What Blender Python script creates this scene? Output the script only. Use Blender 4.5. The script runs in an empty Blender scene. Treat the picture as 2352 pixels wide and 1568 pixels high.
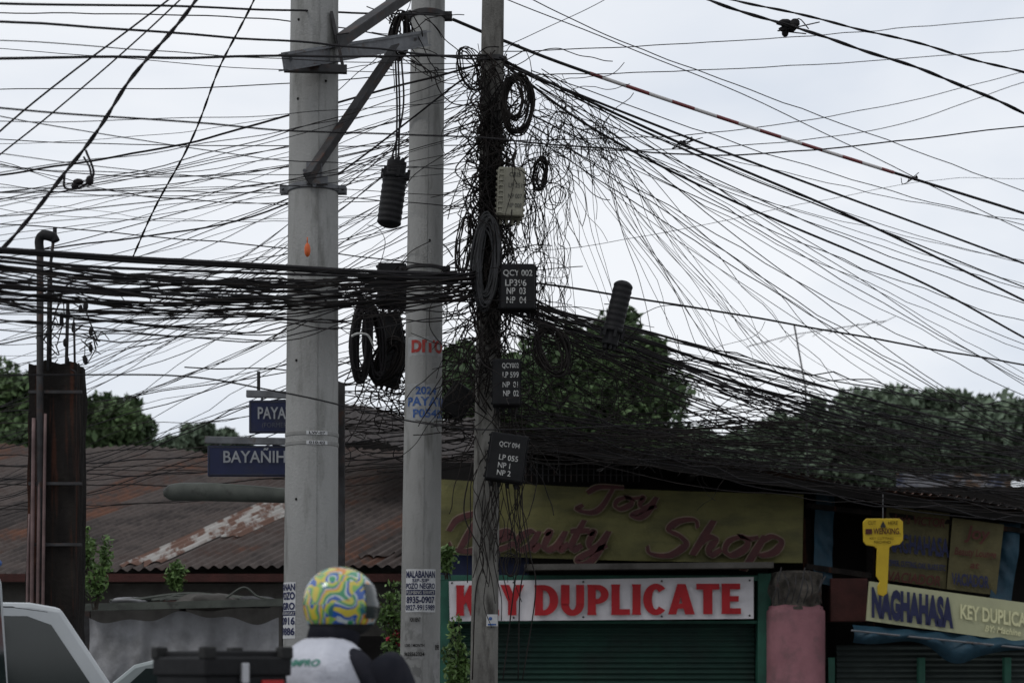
import bpy, math, random
import numpy as np
from mathutils import Vector, Matrix, noise as mnoise
from mathutils.bvhtree import BVHTree
R = random.Random(11)
U = R.uniform
FL = 4500.; CH = 1.35; HZ = 1520.; CX = 1176.
def W(u, v, d):
    return Vector(((u-CX)/FL*d, d, CH+(HZ-v)/FL*d))
SC = bpy.context.scene
COL = SC.collection

# ------------------------------------------------------------------ materials
def M(name, c1, c2=None, rough=.75, scale=4, metal=0, bump=0, bscale=40, stretch=(1,1,1), ramp=(.35,.65),
      stain=None, sscale=2, sramp=(.5,.62), sstretch=(1,1,1), spec=.3, island=0):
    m = bpy.data.materials.new(name); m.use_nodes = True
    nt = m.node_tree; N = nt.nodes; L = nt.links
    p = N['Principled BSDF']; p.inputs['Roughness'].default_value = rough
    p.inputs['Metallic'].default_value = metal
    p.inputs['Specular IOR Level'].default_value = spec
    if c2 is None: c2 = tuple(x*.75 for x in c1)
    tc = N.new('ShaderNodeTexCoord')
    def nz(sc, st, det=6):
        mp = N.new('ShaderNodeMapping'); mp.inputs['Scale'].default_value = st
        L.new(tc.outputs['Object'], mp.inputs['Vector'])
        n = N.new('ShaderNodeTexNoise'); n.inputs['Scale'].default_value = sc
        n.inputs['Detail'].default_value = det; n.inputs['Roughness'].default_value = .6
        L.new(mp.outputs[0], n.inputs['Vector']); return n
    n = nz(scale, stretch)
    r = N.new('ShaderNodeValToRGB')
    r.color_ramp.elements[0].position = ramp[0]; r.color_ramp.elements[0].color = (*c2, 1)
    r.color_ramp.elements[1].position = ramp[1]; r.color_ramp.elements[1].color = (*c1, 1)
    L.new(n.outputs['Fac'], r.inputs['Fac'])
    out = r.outputs['Color']
    if stain is not None:
        n2 = nz(sscale, sstretch)
        r2 = N.new('ShaderNodeValToRGB')
        r2.color_ramp.elements[0].position = sramp[0]; r2.color_ramp.elements[0].color = (0,0,0,1)
        r2.color_ramp.elements[1].position = sramp[1]; r2.color_ramp.elements[1].color = (1,1,1,1)
        L.new(n2.outputs['Fac'], r2.inputs['Fac'])
        mx = N.new('ShaderNodeMixRGB'); L.new(r2.outputs['Color'], mx.inputs['Fac'])
        L.new(out, mx.inputs['Color1']); mx.inputs['Color2'].default_value = (*stain, 1)
        out = mx.outputs['Color']
    if island:
        g = N.new('ShaderNodeNewGeometry')
        mr = N.new('ShaderNodeMapRange'); mr.inputs['To Min'].default_value = 1-island; mr.inputs['To Max'].default_value = 1+island
        L.new(g.outputs['Random Per Island'], mr.inputs['Value'])
        vm = N.new('ShaderNodeVectorMath'); vm.operation = 'SCALE'
        L.new(out, vm.inputs[0]); L.new(mr.outputs[0], vm.inputs['Scale']); out = vm.outputs[0]
    L.new(out, p.inputs['Base Color'])
    if bump:
        n3 = nz(bscale, (1,1,1), 4)
        b = N.new('ShaderNodeBump'); b.inputs['Strength'].default_value = bump; b.inputs['Distance'].default_value = .02
        L.new(n3.outputs['Fac'], b.inputs['Height']); L.new(b.outputs[0], p.inputs['Normal'])
    return m

m_cable = M('black_cable', (.011,.010,.011), (.018,.016,.017), .7, 3, spec=.15)
m_cable2 = M('dusty_cable', (.026,.022,.02), (.013,.012,.012), .85, 5, spec=.1)
m_grey = M('grey_cable', (.055,.055,.058), (.03,.03,.03), .7, 5, spec=.15)
m_plastic = M('black_plastic', (.009,.009,.010), (.015,.015,.016), .6, 6, bump=.12, spec=.14)
m_beige = M('beige_plastic', (.27,.26,.2), (.2,.19,.15), .6, 6, bump=.1, stain=(.1,.09,.065), sscale=9, sramp=(.58,.75))
m_conc = M('pole_concrete', (.29,.29,.28), (.225,.225,.218), .92, 2.2, bump=.3, bscale=60, stretch=(1,1,.35), spec=.15,
           stain=(.12,.12,.11), sscale=6, sramp=(.53,.76), sstretch=(1.6,1.6,.3))
m_conc2 = M('old_pole_concrete', (.19,.185,.17), (.11,.106,.098), .92, 3, bump=.35, bscale=50, stretch=(1,1,.4), spec=.15,
           stain=(.05,.047,.043), sscale=9, sramp=(.48,.66), sstretch=(1.5,1.5,.35))
m_seam = M('seam', (.17,.17,.163), (.22,.22,.212), .9, 20)
m_steel = M('galvanised_steel', (.15,.155,.165), (.1,.103,.11), .6, 12, metal=.3, bump=.1, stain=(.075,.05,.035), sscale=9, sramp=(.58,.7))
m_dksteel = M('dark_steel', (.04,.04,.042), (.022,.02,.02), .65, 12, metal=.3, stain=(.06,.03,.02), sscale=9, sramp=(.55,.7))
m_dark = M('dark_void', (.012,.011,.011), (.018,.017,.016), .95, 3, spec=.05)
m_whitelet = M('white_lettering', (.5,.5,.48), (.3,.3,.29), .8, 40)
m_navylet = M('navy_lettering', (.013,.016,.052), (.018,.022,.065), .7, 30)
m_redlet = M('red_stencil', (.3,.035,.03), (.22,.09,.075), .85, 35, ramp=(.38,.5))
m_bluelet = M('blue_stencil', (.04,.095,.27), (.11,.15,.24), .85, 35, ramp=(.38,.5))
m_paper = M('poster_paper', (.5,.51,.52), (.4,.4,.4), .85, 8, stain=(.26,.25,.24), sscale=12, sramp=(.6,.72))
m_blue = M('sign_blue', (.007,.012,.05), (.005,.009,.036), .5, 6, stain=(.02,.022,.035), sscale=5, sramp=(.55,.8))
m_pillar = M('stained_pillar', (.02,.017,.015), (.009,.008,.008), .95, 5, bump=.6, bscale=25, stretch=(1.5,1.5,.35), stain=(.05,.022,.015), sscale=5, sramp=(.56,.64), sstretch=(2.5,2.5,.12), spec=.1)
m_pipe = M('pinkish_pipe', (.15,.1,.095), (.08,.052,.05), .7, 6)
m_banY = M('yellow_banner', (.15,.142,.058), (.112,.106,.045), .75, 2.5, bump=.9, bscale=6, stain=(.07,.068,.037), sscale=3, sramp=(.44,.75), sstretch=(.6,1,2), spec=.12)
m_banRed = M('banner_red', (.07,.022,.022), (.048,.017,.018), .75, 8)
m_banPink = M('banner_outline', (.2,.155,.11), (.145,.115,.08), .75, 8)
m_banW = M('white_banner', (.56,.54,.56), (.47,.455,.47), .65, 3, bump=.6, bscale=6)
m_keyred = M('banner_bright_red', (.34,.011,.016), (.27,.009,.013), .65, 5)
m_green = M('green_paint', (.018,.09,.06), (.012,.05,.036), .6, 4, bump=.1)
m_shutter = M('green_shutter', (.010,.038,.027), (.006,.023,.018), .6, 2.5, stain=(.012,.02,.017), sscale=1.5, sramp=(.5,.7))
m_pink = M('pink_plaster', (.27,.125,.143), (.2,.092,.105), .9, 3, bump=.3, stain=(.11,.075,.075), sscale=4, sramp=(.5,.75))
m_rubble = M('broken_concrete', (.1,.088,.075), (.035,.032,.028), .95, 9, bump=.9, bscale=18)
m_tarpblue = M('blue_tarpaulin', (.012,.045,.07), (.007,.028,.046), .6, 4, bump=.6, bscale=8)
m_wall = M('grimy_block_wall', (.085,.08,.073), (.04,.037,.033), .95, 3, bump=.4, bscale=15)
m_brick = M('red_painted_wall', (.06,.02,.017), (.035,.013,.011), .9, 5, bump=.3)
m_tarpw = M('white_tarpaulin', (.25,.25,.26), (.16,.16,.165), .6, 2.5, bump=.9, bscale=5, stain=(.1,.1,.1), sscale=2.2, sramp=(.52,.72))
m_yel = M('yellow_plastic', (.5,.35,.02), (.42,.29,.015), .5, 4)
m_lime = M('pale_sign', (.36,.365,.225), (.31,.315,.2), .6, 3, bump=.2, bscale=6)
m_limelet = M('pale_sign_lettering', (.58,.57,.34), (.5,.49,.29), .6, 6)
m_bandk = M('faded_banner', (.095,.083,.036), (.06,.053,.025), .8, 4, bump=.6, bscale=7)
m_bandred = M('faded_red_lettering', (.075,.02,.017), (.055,.017,.014), .8, 8)
m_leaf = M('leaves', (.095,.145,.062), (.042,.07,.034), .6, .7, island=.5, spec=.2)
m_leafd = M('hazed_leaves', (.125,.165,.11), (.075,.105,.072), .6, .35, island=.35, spec=.2)  # paler than the near leaves: distance haze put into the colour
m_weed = M('weed_leaves', (.12,.2,.055), (.06,.11,.03), .6, 3, island=.4)
m_bark = M('bark', (.05,.04,.03), (.025,.02,.016), .95, 6, bump=.6)
m_asph = M('asphalt', (.055,.055,.056), (.04,.04,.041), .9, 3, bump=.4, bscale=80)
m_ground = M('dusty_ground', (.11,.1,.085), (.07,.062,.052), .95, .7, bump=.3)
m_pave = M('pavement_concrete', (.22,.215,.205), (.16,.155,.145), .9, 1.5, bump=.3)
m_paintw = M('road_paint', (.6,.6,.58), (.4,.4,.38), .8, 6)
m_carw = M('car_white', (.48,.5,.51), (.4,.42,.43), .3, 1.5)
m_cars = M('car_silver', (.28,.31,.31), (.23,.26,.26), .3, 1.5, metal=.2)
m_glass = M('tinted_glass', (.02,.028,.028), (.014,.02,.02), .08, 1, spec=.55)
m_rubber = M('rubber', (.012,.012,.012), (.02,.02,.02), .85, 8)
m_chrome = M('alloy', (.45,.45,.47), (.36,.36,.38), .35, 6, metal=.7)
m_lampw = M('lamp_lens', (.6,.6,.6), (.5,.5,.5), .15, 6)
m_tail = M('tail_lens', (.4,.02,.02), (.3,.015,.015), .2, 6)
m_shirt = M('white_shirt', (.5,.51,.56), (.4,.41,.46), .85, 6, bump=.8, bscale=12)
m_dkcloth = M('dark_cloth', (.012,.013,.018), (.022,.022,.028), .95, 10, spec=.08)
m_shirtg = M('green_print', (.05,.2,.15), (.05,.17,.13), .8, 10)
m_orange = M('orange_plastic', (.5,.1,.025), (.42,.08,.015), .5, 10)
m_lampg = M('lamp_housing', (.075,.082,.07), (.045,.05,.043), .65, 5, stain=(.03,.03,.027), sscale=8, sramp=(.55,.7))
m_flower = M('red_flowers', (.35,.02,.045), (.28,.015,.035), .6, 10)
m_bluelamp = M('blue_lens', (.02,.08,.28), (.015,.06,.2), .3, 8)

def roofmat():
    m = bpy.data.materials.new('rusty_roofing'); m.use_nodes = True
    nt = m.node_tree; N = nt.nodes; L = nt.links; p = N['Principled BSDF']; p.inputs['Roughness'].default_value = .85
    p.inputs['Specular IOR Level'].default_value = .15
    at = N.new('ShaderNodeAttribute'); at.attribute_name = 'sheet'
    tc = N.new('ShaderNodeTexCoord')
    n = N.new('ShaderNodeTexNoise'); n.inputs['Scale'].default_value = 1.3; n.inputs['Detail'].default_value = 10
    n.inputs['Roughness'].default_value = .74
    L.new(tc.outputs['Object'], n.inputs['Vector'])
    ad = N.new('ShaderNodeMath'); ad.operation = 'MULTIPLY_ADD'; ad.inputs[1].default_value = .36
    L.new(at.outputs['Fac'], ad.inputs[0]); L.new(n.outputs['Fac'], ad.inputs[2])
    r = N.new('ShaderNodeValToRGB'); e = r.color_ramp.elements
    e[0].position = .4; e[0].color = (.034,.028,.026,1)
    e[1].position = .56; e[1].color = (.075,.061,.055,1)
    for ps, cc in ((.68,(.052,.037,.032,1)),(.8,(.1,.047,.03,1)),(.95,(.14,.062,.038,1))):
        x = e.new(ps); x.color = cc
    L.new(ad.outputs[0], r.inputs['Fac']); L.new(r.outputs[0], p.inputs['Base Color'])
    return m
m_roof = roofmat()
m_roofwhite = M('bare_zinc_sheet', (.3,.285,.265), (.11,.056,.038), .75, 3.2, ramp=(.46,.55), stretch=(1.6,.6,1))
def helmetmat():
    m = bpy.data.materials.new('helmet_paint'); m.use_nodes = True
    nt = m.node_tree; N = nt.nodes; L = nt.links; p = N['Principled BSDF']; p.inputs['Roughness'].default_value = .22
    p.inputs['Coat Weight'].default_value = .4
    tc = N.new('ShaderNodeTexCoord'); mp = N.new('ShaderNodeMapping')
    mp.inputs['Rotation'].default_value = (.5,.75,.3); mp.inputs['Location'].default_value = (.13,.05,.02)
    L.new(tc.outputs['Object'], mp.inputs[0])
    n = N.new('ShaderNodeTexWave'); n.wave_type = 'BANDS'; n.bands_direction = 'Z'; n.wave_profile = 'SAW'
    n.inputs['Scale'].default_value = 1.5; n.inputs['Distortion'].default_value = 9; n.inputs['Detail'].default_value = 1.0; n.inputs['Detail Scale'].default_value = 5.5
    L.new(mp.outputs[0], n.inputs[0])
    v = N.new('ShaderNodeTexVoronoi'); v.inputs['Scale'].default_value = 15
    mp2 = N.new('ShaderNodeMapping'); mp2.inputs['Scale'].default_value = (.5,.5,1.3); mp2.inputs['Rotation'].default_value = (.3,.5,0)
    L.new(tc.outputs['Object'], mp2.inputs[0]); L.new(mp2.outputs[0], v.inputs['Vector'])
    sx = N.new('ShaderNodeSeparateXYZ'); L.new(v.outputs['Color'], sx.inputs[0])
    mm = N.new('ShaderNodeMath'); mm.operation = 'MULTIPLY_ADD'; mm.inputs[1].default_value = .45
    L.new(sx.outputs[0], mm.inputs[0]); L.new(n.outputs['Fac'], mm.inputs[2])
    fr = N.new('ShaderNodeMath'); fr.operation = 'FRACT'; L.new(mm.outputs[0], fr.inputs[0])
    r = N.new('ShaderNodeValToRGB'); r.color_ramp.interpolation = 'CONSTANT'; e = r.color_ramp.elements
    e[0].position = 0; e[0].color = (.015,.08,.33,1)
    e[1].position = .12; e[1].color = (.45,.5,.5,1)
    for pos, c in ((.19,(.03,.22,.1)),(.34,(.46,.44,.05)),(.48,(.5,.18,.02)),(.58,(.42,.45,.44)),(.64,(.02,.11,.14)),(.74,(.18,.36,.07)),(.87,(.5,.4,.05))):
        x = e.new(pos); x.color = (*c,1)
    L.new(fr.outputs[0], r.inputs[0]); L.new(r.outputs[0], p.inputs['Base Color'])
    return m
m_helmet = helmetmat()
def stripemat():
    m = bpy.data.materials.new('red_white_stripes'); m.use_nodes = True
    nt = m.node_tree; N = nt.nodes; L = nt.links; p = N['Principled BSDF']; p.inputs['Roughness'].default_value = .5
    tc = N.new('ShaderNodeTexCoord'); sx = N.new('ShaderNodeSeparateXYZ'); L.new(tc.outputs['Object'], sx.inputs[0])
    a = N.new('ShaderNodeMath'); a.operation = 'MULTIPLY'; a.inputs[1].default_value = 2.6
    b = N.new('ShaderNodeMath'); b.operation = 'FRACT'; c = N.new('ShaderNodeMath'); c.operation = 'GREATER_THAN'; c.inputs[1].default_value = .5
    L.new(sx.outputs[0], a.inputs[0]); L.new(a.outputs[0], b.inputs[0]); L.new(b.outputs[0], c.inputs[0])
    mx = N.new('ShaderNodeMixRGB'); mx.inputs[1].default_value = (.5,.48,.47,1); mx.inputs[2].default_value = (.16,.03,.03,1)
    L.new(c.outputs[0], mx.inputs[0]); L.new(mx.outputs[0], p.inputs['Base Color'])
    return m
m_stripe = stripemat()

# ------------------------------------------------------------------ mesh builder
class MB:
    def __init__(s): s.v = []; s.f = []
    def add(s, v, f):
        o = len(s.v); s.v += [tuple(x) for x in v]; s.f += [tuple(i+o for i in q) for q in f]; return s
    def box(s, c, sz, rot=None):
        c = Vector(c); h = Vector(sz)*.5; vs = []
        for x in (-1,1):
            for y in (-1,1):
                for z in (-1,1):
                    q = Vector((x*h.x, y*h.y, z*h.z))
                    if rot is not None: q = rot @ q
                    vs.append(c+q)
        return s.add(vs, [(0,1,3,2),(4,6,7,5),(0,4,5,1),(2,3,7,6),(0,2,6,4),(1,5,7,3)])
    def beam(s, p0, p1, w, h):
        p0 = Vector(p0); p1 = Vector(p1); t = (p1-p0); l = t.length; t.normalize()
        up = Vector((0,0,1)) if abs(t.z) < .95 else Vector((0,1,0))
        sd = t.cross(up).normalized(); up = sd.cross(t)
        rot = Matrix((t, sd, up)).transposed()
        return s.box((p0+p1)/2, (l, w, h), rot)
    def angle(s, p0, p1, w):
        p0 = Vector(p0); p1 = Vector(p1); t = (p1-p0).normalized()
        up = Vector((0,0,1)) if abs(t.z) < .95 else Vector((0,1,0))
        sd = t.cross(up).normalized(); up = sd.cross(t)
        s.beam(p0, p1, .008, w); s.beam(p0+sd*w*.5+up*w*.5, p1+sd*w*.5+up*w*.5, w-.01, .008); return s
    def tube(s, pts, r, n=5, caps=True):
        pts = [Vector(p) for p in pts]; m = len(pts); vs = []; fs = []
        rs = r if isinstance(r, (list, tuple)) else [r]*m
        nrm = None
        for i in range(m):
            t = pts[min(i+1,m-1)]-pts[max(i-1,0)]
            if t.length < 1e-9: t = Vector((0,0,1))
            t.normalize()
            if nrm is None:
                nrm = t.cross(Vector((0,0,1)))
                if nrm.length < .1: nrm = t.cross(Vector((0,1,0)))
            else: nrm = nrm - t*nrm.dot(t)
            if nrm.length < 1e-6: nrm = t.orthogonal()
            nrm.normalize(); b = t.cross(nrm)
            for k in range(n):
                a = 2*math.pi*k/n
                vs.append(pts[i]+(nrm*math.cos(a)+b*math.sin(a))*rs[i])
        for i in range(m-1):
            for k in range(n):
                k2 = (k+1) % n
                fs.append((i*n+k, i*n+k2, (i+1)*n+k2, (i+1)*n+k))
        if caps: fs += [tuple(range(n))[::-1], tuple(range((m-1)*n, m*n))]
        return s.add(vs, fs)
    def grid(s, fn, nu, nv):
        vs = [fn(i/nu, j/nv) for j in range(nv+1) for i in range(nu+1)]
        return s.add(vs, [(j*(nu+1)+i, j*(nu+1)+i+1, (j+1)*(nu+1)+i+1, (j+1)*(nu+1)+i) for j in range(nv) for i in range(nu)])
    def ext(s, poly, y0, y1, fn=None):
        n = len(poly); fn = fn or (lambda a, y, z: (a, y, z))
        vs = [fn(a, y0, z) for a, z in poly]+[fn(a, y1, z) for a, z in poly]
        return s.add(vs, [tuple(range(n)), tuple(range(n, 2*n))[::-1]]+[(i, i+n, (i+1) % n+n, (i+1) % n) for i in range(n)])
    def ell(s, c, r, n=14, m=9, rot=None):
        def fn(a, b):
            th = a*2*math.pi; ph = (b-.5)*math.pi
            q = Vector((r[0]*math.cos(th)*math.cos(ph), r[1]*math.sin(th)*math.cos(ph), r[2]*math.sin(ph)))
            if rot is not None: q = rot @ q
            return Vector(c)+q
        return s.grid(fn, n, m)

def thing(name, loc, label, cat, group=None):
    o = bpy.data.objects.new(name, None); o.location = loc; o.empty_display_size = .1
    COL.objects.link(o); o['label'] = label; o['category'] = cat
    if group: o['group'] = group
    return o
def wloc(o):
    l = Vector(o.location)
    while o.parent is not None: o = o.parent; l += Vector(o.location)
    return l
def emit(mb, name, mat, parent=None, base=None, smooth=False, bevel=0, label=None, cat=None, group=None, kind=None, attr=None):
    if parent is not None: b = wloc(parent)
    elif base is not None: b = Vector(base)
    else: b = Vector((0,0,0))
    me = bpy.data.meshes.new(name)
    arr = (np.array(mb.v, dtype=float)-np.array(b)).tolist()
    me.from_pydata(arr, [], mb.f); me.materials.append(mat)
    if smooth: me.polygons.foreach_set('use_smooth', [True]*len(me.polygons))
    if attr is not None:
        a = me.attributes.new('sheet', 'FLOAT', 'POINT'); a.data.foreach_set('value', attr)
    me.update()
    o = bpy.data.objects.new(name, me); COL.objects.link(o)
    if parent is not None: o.parent = parent
    else: o.location = b
    if bevel:
        md = o.modifiers.new('bevel', 'BEVEL'); md.width = bevel; md.segments = 2; md.limit_method = 'ANGLE'
    if label: o['label'] = label
    if cat: o['category'] = cat
    if group: o['group'] = group
    if kind: o['kind'] = kind
    return o
def ebox(c, sz, name, mat, parent, bevel=0, rot=None):
    mb = MB(); mb.box(c, sz, rot); return emit(mb, name, mat, parent=parent, bevel=bevel)

def catmull(P, n=8):
    P = [Vector(p) for p in P]
    if len(P) == 2: return [P[0].lerp(P[1], i/n) for i in range(n+1)]
    Q = [P[0]*2-P[1]]+P+[P[-1]*2-P[-2]]; out = []
    for i in range(1, len(Q)-2):
        a, b, c, d = Q[i-1:i+3]
        for k in range(n):
            t = k/n
            out.append(.5*((2*b)+(c-a)*t+(2*a-5*b+4*c-d)*t*t+(3*b-a-3*c+d)*t**3))
    out.append(P[-1]); return out

# ------------------------------------------------------------------ text
def tmesh(s, offset=0, shear=0):
    cu = bpy.data.curves.new('t', 'FONT'); cu.body = s; cu.offset = offset; cu.shear = shear; cu.resolution_u = 3
    o = bpy.data.objects.new('t', cu); COL.objects.link(o)
    dg = bpy.context.evaluated_depsgraph_get()
    me = bpy.data.meshes.new_from_object(o.evaluated_get(dg))
    v = [(p.co.x, p.co.y) for p in me.vertices]; f = [tuple(p.vertices) for p in me.polygons]
    bpy.data.objects.remove(o); bpy.data.curves.remove(cu); bpy.data.meshes.remove(me)
    x0 = min(a for a, b in v); x1 = max(a for a, b in v); y0 = min(b for a, b in v); y1 = max(b for a, b in v)
    return [((a-x0)/(x1-x0), (b-y0)/(y1-y0)) for a, b in v], f
TC = {}
def tm(s, o, sh):
    k = (s, o, sh)
    if k not in TC: TC[k] = tmesh(s, o, sh)
    return TC[k]
def text(mb, s, u0, v0, u1, v1, d, tilt=0, off=.02, shear=0, lean=0):
    v, f = tm(s, off, shear)
    mb.add([W(u0+(u1-u0)*a+lean*(b-.5), v1+(v0-v1)*b+tilt*(u1-u0)*a, d) for a, b in v], f)

# ------------------------------------------------------------------ ground & roads
gr = MB(); gr.add([(-900,-300,0),(900,-300,0),(900,1500,0),(-900,1500,0)], [(0,1,2,3)]); emit(gr, 'ground', m_ground, kind='structure')
rd = MB(); rd.add([(-60,-2,.004),(60,-2,.004),(60,18,.004),(-60,18,.004)], [(0,1,2,3)]); emit(rd, 'road', m_asph, kind='structure')
mk = MB()
for i in range(-12, 13): mk.add([(i*3,6,.008),(i*3+1.5,6,.008),(i*3+1.5,6.12,.008),(i*3,6.12,.008)], [(0,1,2,3)])
emit(mk, 'road_marking', m_paintw, kind='structure')
pv = MB(); pv.box((2.64,14.25,.065), (8.72,3,.13)); emit(pv, 'pavement', m_pave, kind='structure', bevel=.02)
pv = MB(); pv.box((0,19.6,.065), (60,3.2,.13)); emit(pv, 'pavement', m_pave, kind='structure', bevel=.02)

# ------------------------------------------------------------------ trees
def crown(parent, clumps, nleaf, size, mat, name='crown', fringe=1.45):
    rs = np.random.RandomState(R.randint(0, 99999)); V = []; 
    tot = sum(c[3]**2 for c in clumps)
    for (x, y, z, r) in clumps:
        n = int(nleaf*r*r/tot)+1
        dr = rs.normal(size=(n,3)); dr /= np.linalg.norm(dr, axis=1)[:,None]
        pos = np.array([x,y,z])+dr*(r*fringe*rs.uniform(0,1,(n,1))**.75)*np.array([1,1,.75])
        a = rs.normal(size=(n,3)); a /= np.linalg.norm(a, axis=1)[:,None]
        nn = rs.normal(size=(n,3))+np.array([0,0,.8])
        b = np.cross(a, nn); b /= np.linalg.norm(b, axis=1)[:,None]
        sz = size*rs.uniform(.5,1.3,(n,1))
        V.append(np.stack([pos-a*sz, pos-b*sz*.5, pos+a*sz, pos+b*sz*.5], 1).reshape(-1,3))
    V = np.concatenate(V); mb = MB(); mb.v = V.tolist()
    mb.f = [(i,i+1,i+2,i+3) for i in range(0, len(V), 4)]
    return emit(mb, name, mat, parent=parent)
def tree(u, v, ru, rv, d, nleaf, size, mat, label, nclump=38, flat=-.85):
    c = W(u, v, d); rx = ru/FL*d; rz = rv/FL*d; ry = rx*.8
    t = thing('tree', (c.x, c.y, 0), label, 'tree')
    cl = []
    for i in range(nclump):
        th = U(0, 6.283); ph = math.asin(U(flat, 1)); k = U(.25, .98)
        r = U(.1, .34)*min(rx, rz*1.3)
        cl.append((c.x+rx*k*math.cos(th)*math.cos(ph), c.y+ry*k*math.sin(th)*math.cos(ph), c.z+rz*k*math.sin(ph), r))
    crown(t, cl, nleaf, size, mat)
    tr = MB(); hub = Vector((c.x, c.y, max(1., c.z-rz*.6)))
    b = Vector((c.x+.15, c.y, 0)); tr.tube(catmull([b, b.lerp(hub,.5)+Vector((.12,0,0)), hub], 5), [.028*rx*(7-.3*i) *.4 for i in range(11)], 8)
    for q in R.sample(cl, 12):
        q = Vector(q[:3]); tr.tube(catmull([hub+Vector((0,0,-.2)), hub.lerp(q,.5)+Vector((0,0,.2)), q], 4), [.035*rx*(1-.1*i) for i in range(9)], 5)
    emit(tr, 'trunk', m_bark, parent=t, smooth=True)
tree(1290, 935, 290, 165, 38, 34000, .1, m_leaf, 'broad dark green tree rising behind the shop roof', 120)
tree(1440, 845, 100, 120, 37, 9000, .09, m_leaf, 'narrow leafy tree top behind the shop roof', 50)
tree(1050, 880, 80, 100, 39, 6000, .1, m_leaf, 'small dark tree behind the concrete poles', 30)
tree(30, 970, 150, 115, 45, 17000, .12, m_leaf, 'dense dark tree above the rusty roof', 70)
tree(275, 1000, 90, 92, 46, 9000, .12, m_leaf, 'rounded tree beside the dense tree above the roof', 50)
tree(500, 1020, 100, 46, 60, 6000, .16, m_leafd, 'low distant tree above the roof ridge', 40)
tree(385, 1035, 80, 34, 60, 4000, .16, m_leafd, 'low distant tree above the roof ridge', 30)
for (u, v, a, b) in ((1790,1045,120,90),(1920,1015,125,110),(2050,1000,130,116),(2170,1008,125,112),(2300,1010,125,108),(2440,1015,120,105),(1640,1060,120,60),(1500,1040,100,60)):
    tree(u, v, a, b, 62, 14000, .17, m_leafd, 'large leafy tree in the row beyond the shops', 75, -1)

def weed(u, v0, v1, d, wid, n, label, flowers=False):
    p = W(u, v1, d); h = (v1-v0)/FL*d; w = wid/FL*d
    t = thing('weed_plant', p, label, 'plant')
    st = MB(); cl = []
    for i in range(n):
        tip = p+Vector((U(-w,w)*.6, U(-w,w)*.4, h*U(.45,1)))
        pts = catmull([p+Vector((U(-.03,.03),0,0)), p.lerp(tip,.5)+Vector((U(-.05,.05),0,.05)), tip], 4)
        st.tube(pts, .005, 4)
        for q in pts[2:]: cl.append((q.x, q.y, q.z, U(.03,.08)))
    emit(st, 'stem', m_bark, parent=t)
    crown(t, cl, 90*n, .028, m_weed, 'foliage', 1.1)
    if flowers: crown(t, R.sample(cl, 5), 60, .03, m_flower, 'flower', 1.1)
# ------------------------------------------------------------------ left building
def corrugated(mb, fn, x0, x1, ns, wave=.1, amp=.012, sheetw=.8, rows=2):
    at = []
    nx = int((x1-x0)/wave*6)
    rnd = {}
    for r in range(rows):
        o = len(mb.v)
        for j in range(ns+1):
            s = (r+j/ns)/rows
            if j == ns: s += .01
            for i in range(nx+1):
                x = x0+(x1-x0)*i/nx
                p, nrm = fn(x, s)
                k = (r, int((x-x0)/sheetw+.3*r))
                if k not in rnd: rnd[k] = (U(-.25,.65), U(0,.014))
                p = p+nrm*(amp*math.sin(2*math.pi*x/wave)+rnd[k][1]-r*.012)
                mb.v.append(tuple(p)); at.append(rnd[k][0])
        mb.f += [(o+j*(nx+1)+i, o+j*(nx+1)+i+1, o+(j+1)*(nx+1)+i+1, o+(j+1)*(nx+1)+i) for j in range(ns) for i in range(nx)]
    return at
house = thing('house', (-5, 22, 0), 'low house with rusty corrugated iron roof', 'house')
ez = W(0, 1312, 22).z
SL = Vector((2.7, 8, 2.25)); NR = Vector((1,0,0)).cross(SL).normalized()
def rf(x, s): return Vector((x, 22, ez))+SL*s+Vector((0,0,-.06*math.sin(x*.7)-.05*math.sin(x*2.3+s*5)*s)), NR
mb = MB(); at = corrugated(mb, rf, -12, -1.0, 6, wave=.13, amp=.02)
roof = emit(mb, 'roof', m_roof, parent=house, attr=at, smooth=True)
for (xa, ww, s0, s1, mt) in ((-4.5,.42,.02,.5,0), (-4.02,.22,.2,.52,0), (-1.9,.42,.05,.4,1)):
    mb = MB()
    def sf(a, b):
        x = xa+a*ww; p, n = rf(x, s0+(s1-s0)*b+.03*mnoise.noise(Vector((a*3,b*2,xa)))); return p+n*(.032+.02*math.sin(2*math.pi*x/.13))
    mb.grid(sf, 26, 6)
    emit(mb, 'roof_sheet', m_roof if mt else m_roofwhite, parent=house, smooth=True)
ebox((-6.4, 22.5, ez/2-.06), (10.8, .2, ez-.12), 'wall', m_wall, house); ebox((-6.4, 30, 2.1), (10.8, .2, 4.2), 'wall', m_wall, house)
ebox((-6.5, 21.98, ez-.07), (10.9, .03, .09), 'fascia', m_brick, house)
for i in range(5): ebox((-9.2+i*1.9, 22.385, 1.2), (.9, .02, .9), 'window', m_dark, house)
h2 = thing('shed', (-1.2, 27, 0), 'shed with dark buckled iron roof behind the poles', 'shed')
def rf2(x, s):
    p0 = W(770, 1022, 25).lerp(W(1090, 1040, 25), x/2.0); p1 = W(790, 940, 29).lerp(W(1100, 965, 29), x/2.0)
    return p0.lerp(p1, s)+Vector((0,0,.07*math.sin(x*3+s))), Vector((0,-.4,.9))
mb = MB(); at = corrugated(mb, rf2, 0, 2.0, 4, wave=.12, rows=1); emit(mb, 'roof', m_roof, parent=h2, attr=[-.6 for a in at], smooth=True)
a = W(800, 975, 30.4); ebox((a.x+1, 30.4, a.z/2), (2.2, .12, a.z), 'wall', m_dark, h2)

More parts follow.
